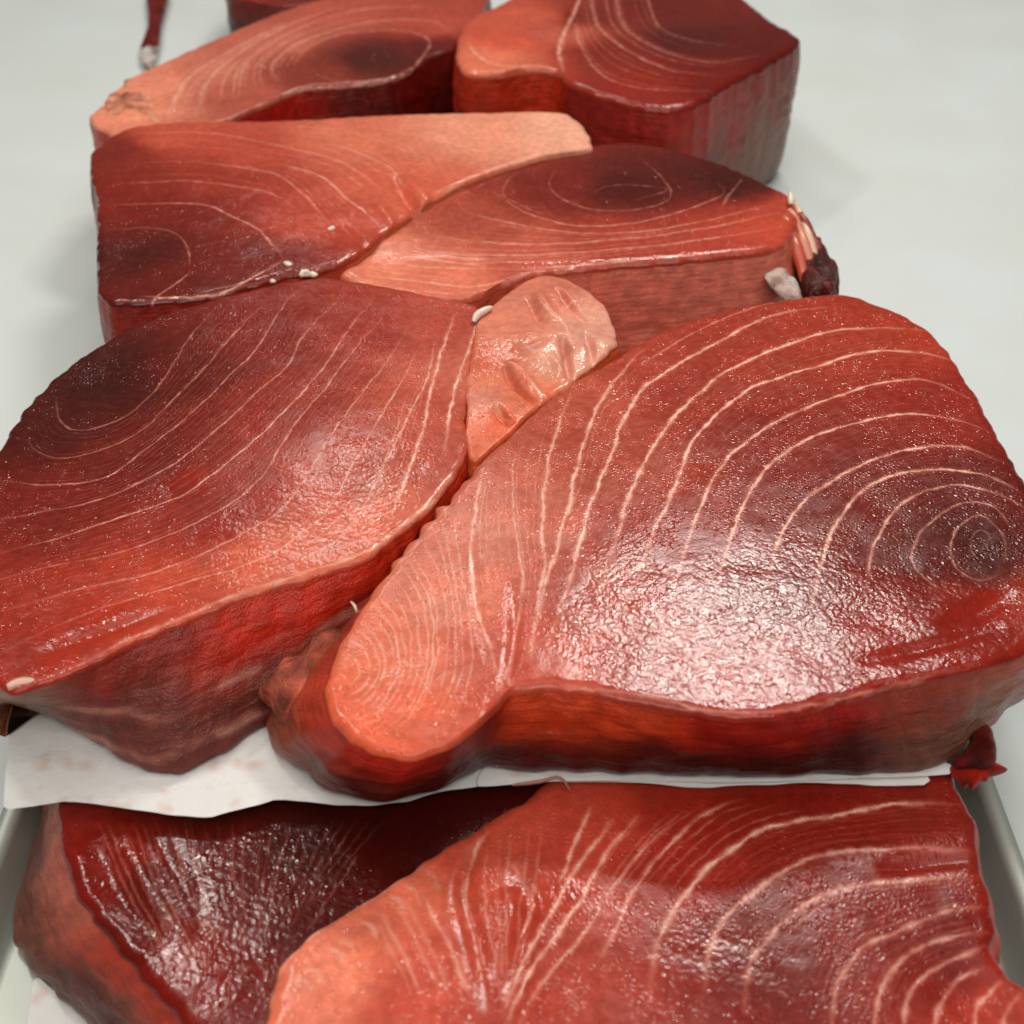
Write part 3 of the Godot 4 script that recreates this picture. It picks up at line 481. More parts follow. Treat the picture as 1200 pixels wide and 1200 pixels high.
	middle_left.wall = [[134, 43, 32], [67, 36, 28], {14: [[235, 129, 86], [212, 64, 43]], 16: [[235, 118, 77], [190, 54, 36]], 18: [[235, 97, 64], [168, 43, 30]], 24: [[168, 43, 30], [145, 38, 28]]}]
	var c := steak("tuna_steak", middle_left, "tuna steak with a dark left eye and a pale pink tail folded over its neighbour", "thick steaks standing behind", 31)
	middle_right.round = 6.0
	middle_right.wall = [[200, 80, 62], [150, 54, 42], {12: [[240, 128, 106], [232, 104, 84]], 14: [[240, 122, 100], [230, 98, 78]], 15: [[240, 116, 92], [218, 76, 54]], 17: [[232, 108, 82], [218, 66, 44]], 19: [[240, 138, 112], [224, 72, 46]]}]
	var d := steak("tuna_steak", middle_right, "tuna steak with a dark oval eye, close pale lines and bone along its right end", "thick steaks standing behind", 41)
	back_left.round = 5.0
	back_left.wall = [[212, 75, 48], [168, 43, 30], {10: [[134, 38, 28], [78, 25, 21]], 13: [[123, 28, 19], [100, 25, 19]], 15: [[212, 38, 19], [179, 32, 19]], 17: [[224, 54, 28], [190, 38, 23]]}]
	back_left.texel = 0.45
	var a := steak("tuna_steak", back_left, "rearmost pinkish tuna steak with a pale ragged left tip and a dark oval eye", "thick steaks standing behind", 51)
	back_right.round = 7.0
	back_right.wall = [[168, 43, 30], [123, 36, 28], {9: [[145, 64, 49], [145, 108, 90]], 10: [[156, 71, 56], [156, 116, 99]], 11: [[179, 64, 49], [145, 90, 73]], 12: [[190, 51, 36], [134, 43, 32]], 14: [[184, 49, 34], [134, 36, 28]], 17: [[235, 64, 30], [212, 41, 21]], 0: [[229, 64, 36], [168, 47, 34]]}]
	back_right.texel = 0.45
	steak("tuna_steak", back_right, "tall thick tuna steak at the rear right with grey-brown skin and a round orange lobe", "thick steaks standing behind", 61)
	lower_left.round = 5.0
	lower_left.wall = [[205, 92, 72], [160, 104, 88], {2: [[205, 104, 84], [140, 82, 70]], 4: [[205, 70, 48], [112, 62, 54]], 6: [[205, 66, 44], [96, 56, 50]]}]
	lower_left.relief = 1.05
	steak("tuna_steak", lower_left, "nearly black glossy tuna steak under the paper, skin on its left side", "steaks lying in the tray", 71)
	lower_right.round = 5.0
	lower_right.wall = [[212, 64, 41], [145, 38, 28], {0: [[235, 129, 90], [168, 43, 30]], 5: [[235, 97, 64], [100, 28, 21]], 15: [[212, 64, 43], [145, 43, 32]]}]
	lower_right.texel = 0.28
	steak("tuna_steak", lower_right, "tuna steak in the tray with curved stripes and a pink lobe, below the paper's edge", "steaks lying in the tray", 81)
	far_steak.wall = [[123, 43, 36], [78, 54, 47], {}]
	far_steak.texel = 0.7
	steak("tuna_steak", far_steak, "blurred dark steak cut off by the top of the picture", "thick steaks standing behind", 91)
	scrap(a, "ragged_tip", [-253.1, -744.5, -252.8, -759.3, -250.9, -770.3, -250.7, -784.4, -246.7, -794.6, -244.1, -810.9, -235.8, -807.9, -227.1, -793.1, -218.5, -773.1, -209.6, -751.1, -209.3, -735.3, -218.7, -730.1, -227.1, -725, -232.2, -717.4, -239.7, -727.6, -245.4, -730.1], 0.066, 0.018, Color8(226, 140, 110))
	# ---- paper
	sheet("butcher_paper", [-161.8, -259.4, -153.4, -260.4, -144.8, -260.8, -132.3, -259.8, -116.2, -257.1, -103.7, -255.4, -94.5, -255.1, -86.1, -259.4, -78.5, -261.8, -68.1, -261.1, -57.1, -260.1, -43.5, -260.4, -32.7, -262.1, -24.7, -264.9, -8.3, -267.6, 8.3, -268.7, 27.7, -269.4, 55.1, -267, 74.5, -268, 99.5, -268.7, 133.3, -268, 135.1, -272.9, 133.9, -297.1, 92.5, -329.9, 0, -338.8, -111.1, -347.9, -181.4, -338.8, -171.2, -299], 0.0475, 0.0011, "white sheet of butcher paper under the two largest steaks", "paper")
	sheet("paper_strip", [-11, -266.4, 11, -268.5, 44.1, -268.5, 68.8, -267.8, 91, -268.5, 110.5, -269.5, 141.9, -271.3, 139.6, -277.4, 85.3, -284.7, 28.4, -284.7, -5.6, -277.4], 0.0486, 0.0002, "thin paper strip ending in a point below the widest steak's right corner", "paper")
	sheet("tray_paper", [-151.6, -224.7, -144.8, -220.8, -129.7, -212.1, -103.2, -199.7, -67.3, -182.7, -142.3, -175.3, -148, -201], 0.005, 0.0004, "white paper corner lying in the tray under the nearly black steak", "paper")
	# ---- scraps and small bits
	var s := scrap(null, "fish_scrap", [143, -272.5, 145.9, -276.8, 148.5, -278.3, 150.4, -276.8, 153.5, -277.9, 156.4, -276.4, 158.1, -275.4, 161.4, -273.2, 158.5, -271.8, 156, -271.1, 153.3, -269.3, 152, -269.7, 149.9, -267.2, 147.6, -264.8, 147.5, -267.6, 145.1, -265.9, 144.9, -269], 0.0462, 0.004, Color8(186, 40, 28))
	s.set_meta("label", "glossy blood red scrap hanging out at the paper's right end")
	s.set_meta("category", "fish scrap")
	scrap(s, "dark_lump", [144.6, -271.9, 146.3, -276.2, 149.2, -280.5, 152.6, -285, 155.8, -287.2, 158.5, -285.7, 159.5, -281.3, 158.8, -276.9, 156.6, -273.3, 152.7, -271.2, 149.4, -271.5], 0.048, 0.008, Color8(120, 26, 20))
	s = scrap(null, "skin_strip", [-339.9, -1235.5, -320.8, -1235.5, -313.8, -1194.9, -306.3, -1137.9, -297.8, -1085.1, -306.9, -1087.2, -310.9, -1076.7, -314.4, -1111, -322.6, -1161.1], 0.004, 0.006, Color8(120, 30, 24))
	s.set_meta("label", "narrow dark red strip with a pale end on the white counter")
	s.set_meta("category", "fish scrap")
	scrap(s, "pale_end", [-310.9, -1076.7, -306.9, -1087.2, -297.8, -1085.1, -294.7, -1064.3, -293.6, -1040.1, -302.3, -1048], 0.004, 0.004, Color8(222, 205, 196))
	strand(e, "fat_strip", [Vector3(0.0911, 0.0395, -0.0937), Vector3(0.0926, 0.0408, -0.0973), Vector3(0.0952, 0.0415, -0.0998), Vector3(0.0989, 0.0415, -0.1036)], 0.0016, Color8(232, 208, 196))
	for b in [[Vector3(-0.0104, 0.0855, 0.0798), 3.6], [Vector3(-0.0008, 0.0855, 0.0890), 3.8], [Vector3(0.0028, 0.0850, 0.0898), 3.4], [Vector3(0.0067, 0.0865, 0.0444), 2.2], [Vector3(-0.0159, 0.0840, 0.0928), 2.8]]:
		fat_bit(c, b[0], b[1])
	scrap(d, "skin", [149.4, -631.4, 157.8, -627.3, 158.7, -612.4, 159.1, -598, 160.9, -586.8, 163.2, -572.4, 161.1, -560.1, 156.5, -551.6, 145.2, -553.3, 143.6, -579.5], 0.052, 0.022, Color8(84, 22, 18))
	scrap(d, "membrane", [123.5, -560.5, 128, -567.6, 134.1, -569.4, 136.5, -558.8, 137.7, -546.8, 138.4, -536.8, 133.1, -534.3, 127.7, -540.1], 0.0715, 0.004, Color8(222, 190, 180))
	strand(d, "bone", [Vector3(0.1157, 0.0815, -0.0212), Vector3(0.1187, 0.0770, -0.0068), Vector3(0.1218, 0.0690, 0.0132), Vector3(0.1257, 0.0600, 0.0338)], 0.0022, Color8(222, 172, 146))
	strand(d, "torn_fibre", [Vector3(0.1117, 0.0815, -0.0132), Vector3(0.1149, 0.0770, -0.0029), Vector3(0.1181, 0.0690, 0.0150), Vector3(0.1213, 0.0600, 0.0346)], 0.0028, Color8(206, 128, 104))
	strand(d, "torn_fibre", [Vector3(0.1073, 0.0815, -0.0053), Vector3(0.1105, 0.0770, 0.0028), Vector3(0.1129, 0.0700, 0.0170), Vector3(0.1159, 0.0610, 0.0356)], 0.0032, Color8(190, 84, 62))
	strand(d, "torn_fibre", [Vector3(0.1175, 0.0800, -0.0124), Vector3(0.1223, 0.0730, 0.0005), Vector3(0.1269, 0.0650, 0.0147), Vector3(0.1308, 0.0580, 0.0267)], 0.0026, Color8(130, 40, 32))
	strand(d, "bone_tip", [Vector3(0.1124, 0.0840, -0.0139), Vector3(0.1131, 0.0865, -0.0227)], 0.0014, Color8(230, 205, 185))
	scrap(f, "skin", [-83.9, -293.4, -79.1, -298.5, -73.3, -308.1, -69.4, -316.3, -68.4, -327.4, -63.7, -327.4, -56.7, -323.1, -54.5, -318.8, -57.7, -310.5, -60, -299.3, -60.7, -285.8, -68.2, -280.3, -76.1, -281.8, -78.5, -287], 0.055, 0.016, Color8(178, 86, 64))
	strand(f, "sinew", [Vector3(-0.0428, 0.0375, 0.0744), Vector3(-0.0428, 0.0290, 0.0751), Vector3(-0.0455, 0.0170, 0.0757), Vector3(-0.0510, 0.0030, 0.0764)], 0.0007, Color8(215, 160, 140))
	strand(f, "sinew", [Vector3(-0.0460, 0.0010, 0.0824), Vector3(-0.0372, 0.0015, 0.0814), Vector3(-0.0309, 0.0020, 0.0801), Vector3(-0.0274, -0.0010, 0.0828)], 0.0006, Color8(150, 100, 84))
	strand(e, "sinew", [Vector3(-0.0472, 0.0380, 0.1239), Vector3(-0.0430, 0.0370, 0.1211), Vector3(-0.0375, 0.0360, 0.1209)], 0.0018, Color8(222, 170, 150))
	strand(e, "sinew", [Vector3(0.0530, 0.0290, 0.0752), Vector3(0.0548, 0.0300, 0.0788), Vector3(0.0557, 0.0280, 0.0805)], 0.0005, Color8(232, 190, 165))
	strand(e, "sinew", [Vector3(0.0446, 0.0340, 0.0664), Vector3(0.0461, 0.0330, 0.0679), Vector3(0.0451, 0.0310, 0.0683)], 0.0005, Color8(232, 190, 165))
	strand(e, "sinew", [Vector3(0.0879, 0.0340, -0.0124), Vector3(0.0910, 0.0320, -0.0072), Vector3(0.0955, 0.0350, -0.0009), Vector3(0.0998, 0.0380, 0.0010)], 0.0005, Color8(232, 150, 120))


func lamp(called: String, at: Vector3, towards: Vector3, size: Vector2, energy: float) -> void:
	var l := AreaLight3D.new()
	l.name = called
	l.area_size = size
	l.light_energy = energy
	l.light_color = Color(1.0, 0.972, 0.935)
	l.shadow_enabled = true
	l.position = at
	add_child(l, true)
	l.look_at_from_position(at, towards, Vector3(0, 0, -1) if absf((towards - at).normalized().y) > 0.95 else Vector3.UP)


# ------------------------------------------------------------------ curves
func flat_points(a: Array) -> PackedVector2Array:
	var out := PackedVector2Array()
	for i in range(0, a.size(), 2):
		out.append(Vector2(a[i], a[i + 1]))
	return out


func on_curve(p: PackedVector2Array, i: int, w: float, closed: bool) -> Vector2:
	var n := p.size()
	if closed:
		return p[i % n].cubic_interpolate(p[(i + 1) % n], p[(i - 1 + n) % n], p[(i + 2) % n], w)
	return p[i].cubic_interpolate(p[mini(i + 1, n - 1)], p[maxi(i - 1, 0)], p[mini(i + 2, n - 1)], w)


func curve(p: PackedVector2Array, step: float) -> PackedVector2Array:
	var out := PackedVector2Array()
	for i in p.size() - 1:
		var k := maxi(1, int(p[i].distance_to(p[i + 1]) / step))
		for j in k:
			out.append(on_curve(p, i, float(j) / k, false))
	out.append(p[p.size() - 1])
	return out


func evenly(p: PackedVector2Array, n: int) -> PackedVector2Array:
	var fine := curve(p, 0.5)
	var length := 0.0
	for i in fine.size() - 1:
		length += fine[i].distance_to(fine[i + 1])
	var out := PackedVector2Array()
	var walked := 0.0
	var k := 0
	for j in n:
		var goal := length * j / (n - 1)
		while k < fine.size() - 2 and walked + fine[k].distance_to(fine[k + 1]) < goal:
			walked += fine[k].distance_to(fine[k + 1])
			k += 1
		var seg := fine[k].distance_to(fine[k + 1])
		out.append(fine[k].lerp(fine[k + 1], clampf((goal - walked) / maxf(seg, 0.001), 0, 1)))
	return out


# ------------------------------------------------------------------ textures
func noise_bytes(w: int, h: int, kind: int, frequency: float, octaves: int, s: int) -> PackedByteArray:
	var n := FastNoiseLite.new()
	n.seed = s
	n.noise_type = kind
	n.frequency = frequency
	n.fractal_type = FastNoiseLite.FRACTAL_FBM if octaves > 1 else FastNoiseLite.FRACTAL_NONE
	n.fractal_octaves = octaves
	n.cellular_return_type = FastNoiseLite.RETURN_DISTANCE
	return n.get_image(w, h).get_data()


func stroke(buf: PackedFloat32Array, w: int, h: int, line: PackedVector2Array, lo: Vector2, texel: float, width: float, strength: float, ph: float) -> void:
	var fine := curve(line, texel * 1.4)
	var r := width * 0.68 / texel
	var reach := int(ceil(r * 2.2))
	var n := fine.size()
	for k in n:
		var d: Vector2 = fine[mini(k + 1, n - 1)] - fine[maxi(k - 1, 0)]
		var side := Vector2(-d.y, d.x).normalized()
		var p: Vector2 = (fine[k] + side * (slow.get_noise_2d(fine[k].x * 14.0 + ph, fine[k].y * 14.0) * 0.22 + slow.get_noise_2d(fine[k].x * 3.0, fine[k].y * 3.0 + ph) * 0.6) - lo) / texel
		var t := float(k) / n
		var here := strength * minf(1.0, minf(t, 1.0 - t) * 5.0 + 0.05) * clampf(0.95 + 0.5 * slow.get_noise_2d(fine[k].x * 5.0 + ph * 3.0, fine[k].y * 5.0), 0.15, 1.25)
		var rr := r * (1.0 + 0.65 * slow.get_noise_2d(fine[k].x * 9.0, ph + fine[k].y * 9.0))
		var x0 := int(p.x)
		var y0 := int(p.y)
		for y in range(maxi(0, y0 - reach), mini(h, y0 + reach + 1)):
			for x in range(maxi(0, x0 - reach), mini(w, x0 + reach + 1)):
				var v := here * exp(-((x - p.x) * (x - p.x) + (y - p.y) * (y - p.y)) / (rr * rr))
				var at := y * w + x
				if v > buf[at]:
					buf[at] = v


func face_material(spec: Dictionary, edge: PackedVector2Array, s: int) -> StandardMaterial3D:
	var lo := edge[0]
	var hi := edge[0]
	for p in edge:
		lo = lo.min(p)
		hi = hi.max(p)
	lo -= Vector2(4, 4)
	hi += Vector2(4, 4)
	spec.lo = lo
	spec.size = hi - lo
	var texel: float = spec.get("texel", 0.3)
	var w := int((hi.x - lo.x) / texel)
	var h := int((hi.y - lo.y) / texel)
	# broad colour of the flesh
	var gw := 44
	var gh := 44
	var base := Image.create_empty(gw, gh, false, Image.FORMAT_RGB8)
	var tones: Array = spec.tones
	for y in gh:
		for x in gw:
			var p := lo + Vector2((x + 0.5) / gw * (hi.x - lo.x), (y + 0.5) / gh * (hi.y - lo.y))
			p += Vector2(slow.get_noise_2d(p.x * 2.0, p.y * 2.0 + s), slow.get_noise_2d(p.x * 2.0 + 300, p.y * 2.0 + s)) * 5.0
			var sum := 0.0
			var c := Vector3.ZERO
			for k in range(0, tones.size(), 5):
				var dd := Vector2(tones[k], tones[k + 1]).distance_squared_to(p)
				var wt := 1.0 / pow(dd + 40.0, 1.7)
				c += Vector3(tones[k + 2], tones[k + 3], tones[k + 4]) * wt
				sum += wt
			c /= sum
			var pale := smoothstep(110.0, 210.0, c.x)
			c *= Vector3(1.0, 0.84, 0.80).lerp(Vector3.ONE, pale)
			base.set_pixel(x, y, Color8(int(c.x * 0.98), int(c.y * lerpf(0.96, 1.01, pale)), int(c.z * lerpf(0.90, 1.04, pale))))
	base.resize(w, h, Image.INTERPOLATE_CUBIC)
	var b := base.get_data()
	# muscle lines
	var lines := PackedFloat32Array()
	lines.resize(w * h)
	var ph := s * 13.7
	for l in spec.lines:
		stroke(lines, w, h, flat_points(l[2]), lo, texel, l[0], l[1], ph)
		ph += 17.3
	for fm in spec.families:
		var pa := evenly(flat_points(fm[3]), 9)
		var pb := evenly(flat_points(fm[4]), 9)
		for k in fm[2]:
			var mid := PackedVector2Array()
			var share: float = (k + 0.5 + rng.randf_range(-0.3, 0.3)) / fm[2]
			for j in 9:
				mid.append(pa[j].lerp(pb[j], share))
			stroke(lines, w, h, mid, lo, texel, fm[0], fm[1] * rng.randf_range(0.6, 1.2), ph)
			ph += 17.3
	# grain
	var fine := noise_bytes(w, h, FastNoiseLite.TYPE_SIMPLEX, texel * 1.15, 2, s)
	var mid_n := noise_bytes(w, h, FastNoiseLite.TYPE_SIMPLEX, texel * 0.16, 3, s + 1)
	var cells := noise_bytes(w, h, FastNoiseLite.TYPE_CELLULAR, texel * 0.75, 1, s + 2)
	var broad := noise_bytes(w, h, FastNoiseLite.TYPE_SIMPLEX, texel * 0.035, 3, s + 3)
	var cr := FastNoiseLite.new()
	cr.seed = s + 4
	cr.noise_type = FastNoiseLite.TYPE_SIMPLEX
	cr.frequency = texel * 0.17
	cr.fractal_type = FastNoiseLite.FRACTAL_RIDGED
	cr.fractal_octaves = 2
	cr.domain_warp_enabled = true
	cr.domain_warp_amplitude = 2.0 / texel
	cr.domain_warp_frequency = texel * 0.12
	var crinkle := cr.get_image(w, h).get_data()
	# small tilted flakes of wet fibre
	var drops := PackedFloat32Array()
	drops.resize(w * h)
	for k in int((hi.x - lo.x) * (hi.y - lo.y) * 0.6):
		var dx := rng.randi_range(5, w - 6)
		var dy := rng.randi_range(5, h - 6)
		if broad[dy * w + dx] < rng.randi_range(60, 190):
			continue
		var rad := rng.randf_range(1.2, 3.0)
		var a := rng.randf() * TAU
		var steep := rng.randf_range(7.0, 27.0)
		var gx := cos(a) * steep
		var gy := sin(a) * steep
		var reach := int(rad)
		for y in range(-reach, reach + 1):
			for x in range(-reach, reach + 1):
				var q := 1.0 - (x * x + y * y) / (rad * rad)
				if q > 0:
					drops[(dy + y) * w + dx + x] += (gx * x + gy * y) * minf(1.0, q * 2.0)
	# wet patches: smoother film, finely crinkled
	var film := Image.create_empty(64, 64, false, Image.FORMAT_L8)
	for y in 64:
		for x in 64:
			var p := lo + Vector2((x + 0.5) / 64.0 * (hi.x - lo.x), (y + 0.5) / 64.0 * (hi.y - lo.y))
			var amount := 0.0
			for q in spec.wet:
				amount += q[3] * exp(-Vector2(q[0], q[1]).distance_squared_to(p) / (q[2] * q[2]))
			film.set_pixel(x, y, Color(minf(1.0, amount), 0, 0))
	film.resize(w, h, Image.INTERPOLATE_CUBIC)
	var wet := film.get_data()
	var gloss := PackedByteArray()
	gloss.resize(w * h)
	var color := PackedByteArray()
	color.resize(w * h * 3)
	var relief := PackedByteArray()
	relief.resize(w * h)
	for i in w * h:
		var f := fine[i] - 128
		var m := mid_n[i] - 128
		var k := 1.0 + f * 0.0007 + m * 0.0005 + (broad[i] - 128) * 0.0004
		var l := minf(1.0, lines[i] * (0.92 + f * 0.003))
		var r := b[i * 3] * k
		var g := b[i * 3 + 1] * k
		var u := b[i * 3 + 2] * k
		color[i * 3] = clampi(int(r + (238.0 - r) * l), 0, 255)
		color[i * 3 + 1] = clampi(int(g + (196.0 - g) * l), 0, 255)
		color[i * 3 + 2] = clampi(int(u + (178.0 - u) * l), 0, 255)
		var film_here := clampf((wet[i] + m * 0.35 + (broad[i] - 128) * 0.5 - 70.0) / 60.0, 0.0, 1.0)
		relief[i] = clampi(int(90.0 + f * 0.045 + cells[i] * 0.03 + crinkle[i] * (0.02 + 0.105 * film_here) + l * 12.0 + drops[i] * (1.0 - 0.65 * film_here)), 0, 255)
		gloss[i] = clampi(int(60.0 - 12.0 * film_here + m * 0.10 - minf(26.0, absf(drops[i]) * 2.0)), 28, 255)
	var mat := StandardMaterial3D.new()
	mat.albedo_texture = ImageTexture.create_from_image(Image.create_from_data(w, h, false, Image.FORMAT_RGB8, color))
	mat.roughness = 1.0
	mat.roughness_texture = ImageTexture.create_from_image(Image.create_from_data(w, h, false, Image.FORMAT_L8, gloss))
	mat.roughness_texture_channel = BaseMaterial3D.TEXTURE_CHANNEL_RED
	mat.metallic_specular = 0.4
	mat.heightmap_enabled = true
	mat.heightmap_texture = ImageTexture.create_from_image(Image.create_from_data(w, h, false, Image.FORMAT_L8, relief))
	mat.heightmap_scale = 0.07 * spec.get("relief", 1.0)
	mat.subsurf_scatter_enabled = true
	mat.subsurf_scatter_strength = 0.12
	mat.texture_repeat = false
	return mat


func make_wall_maps() -> void:
	var w := 512
	var h := 512
	var a := noise_bytes(w, h, FastNoiseLite.TYPE_SIMPLEX, 0.012, 4, 301)
	var b := noise_bytes(w, h, FastNoiseLite.TYPE_SIMPLEX, 0.16, 2, 302)
	var n := FastNoiseLite.new()
	n.seed = 303
	n.frequency = 0.045
	n.fractal_octaves = 3
	var streak := n.get_seamless_image(64, h)
	streak.resize(w, h, Image.INTERPOLATE_CUBIC)
	var c := streak.get_data()
	var color := PackedByteArray()
	var relief := PackedByteArray()
	color.resize(w * h)
	relief.resize(w * h)
	for i in w * h:
		color[i] = clampi(int(214.0 + (a[i] - 128) * 0.17 + (b[i] - 128) * 0.09 + (c[i] - 128) * 0.13), 0, 255)
		relief[i] = clampi(int(128.0 + (a[i] - 128) * 0.45 + (b[i] - 128) * 0.22 + (c[i] - 128) * 0.35), 0, 255)
	wall_map = ImageTexture.create_from_image(Image.create_from_data(w, h, false, Image.FORMAT_L8, color))
	wall_relief = ImageTexture.create_from_image(Image.create_from_data(w, h, false, Image.FORMAT_L8, relief))


func wall_material() -> StandardMaterial3D:
	var mat := StandardMaterial3D.new()
	mat.vertex_color_use_as_albedo = true
	mat.albedo_texture = wall_map
	mat.heightmap_enabled = true
	mat.heightmap_texture = wall_relief
	mat.heightmap_scale = 0.12
	mat.roughness = 0.28
	mat.metallic_specular = 0.38
	mat.subsurf_scatter_enabled = true
	mat.subsurf_scatter_strength = 0.3
	return mat


# ------------------------------------------------------------------ meshes
func grid_mesh(verts: PackedVector3Array, uvs: PackedVector2Array, colors: PackedColorArray, rows: int, cols: int, extra: PackedInt32Array) -> ArrayMesh:
	# rows of cols vertices each, closed round; smooth normals
	var idx := PackedInt32Array()
	for r in rows - 1:
		for c in cols:
			var c1 := (c + 1) % cols
			var a := r * cols + c
			var b := r * cols + c1
			idx.append_array(PackedInt32Array([a, b, a + cols, b, b + cols, a + cols]))
	idx.append_array(extra)
	return shaded(verts, uvs, colors, idx)


func shaded(verts: PackedVector3Array, uvs: PackedVector2Array, colors: PackedColorArray, idx: PackedInt32Array) -> ArrayMesh:
	var normals := PackedVector3Array()
	normals.resize(verts.size())
	for k in range(0, idx.size(), 3):
		var a := verts[idx[k]]
		var nn := (verts[idx[k + 2]] - a).cross(verts[idx[k + 1]] - a)
		normals[idx[k]] += nn
		normals[idx[k + 1]] += nn
		normals[idx[k + 2]] += nn
	for k in normals.size():
		normals[k] = normals[k].normalized() if normals[k].length_squared() > 0 else Vector3.UP
	var arrays := []
	arrays.resize(Mesh.ARRAY_MAX)
	arrays[Mesh.ARRAY_VERTEX] = verts
	arrays[Mesh.ARRAY_NORMAL] = normals
	if uvs.size():
		arrays[Mesh.ARRAY_TEX_UV] = uvs
	if colors.size():
		arrays[Mesh.ARRAY_COLOR] = colors
	arrays[Mesh.ARRAY_INDEX] = idx
	var m := ArrayMesh.new()
	m.add_surface_from_arrays(Mesh.PRIMITIVE_TRIANGLES, arrays)
	return m


func put(called: String, mesh: Mesh, mat: Material, parent: Node3D, at := Vector3.ZERO) -> MeshInstance3D:
	var o := MeshInstance3D.new()
	o.name = called
	o.mesh = mesh
	o.material_override = mat
	o.position = at
	parent.add_child(o, true)
	return o


func numbered(called: String) -> String:
	used[called] = used.get(called, -1) + 1
	return called if used[called] == 0 else "%s_%03d" % [called, used[called]]


func steak(called: String, spec: Dictionary, label: String, group: String, s: int) -> Node3D:
	var root := Node3D.new()
	root.name = numbered(called)
	root.position = spec.at
	root.set_meta("label", label)
	root.set_meta("category", "tuna steak")
	root.set_meta("group", group)
	add_child(root)
	fillet(root, spec, "cut_face", "side_wall", s, Vector3.ZERO)
	return root


func steak_part(root: Node3D, called: String, owner_spec: Dictionary, spec: Dictionary, s: int) -> Node3D:
	spec.wall = [[235, 103, 54], [229, 71, 36], {}]
	spec.texel = 0.25
	return fillet(root, spec, called, "", s, spec.at - owner_spec.at)


func along_segments(p: Vector2, line: PackedVector2Array) -> Vector2:
	# distance to the line and how far from its ends, 0 at an end and 1 in the middle
	var best := 1e9
	var at := 0.0
	for k in line.size() - 1:
		var d := p.distance_squared_to(Geometry2D.get_closest_point_to_segment(p, line[k], line[k + 1]))
		if d < best:
			best = d
			at = (k + clampf((p - line[k]).dot(line[k + 1] - line[k]) / maxf(0.01, line[k].distance_squared_to(line[k + 1])), 0, 1)) / (line.size() - 1)
	return Vector2(sqrt(best), sin(PI * at))


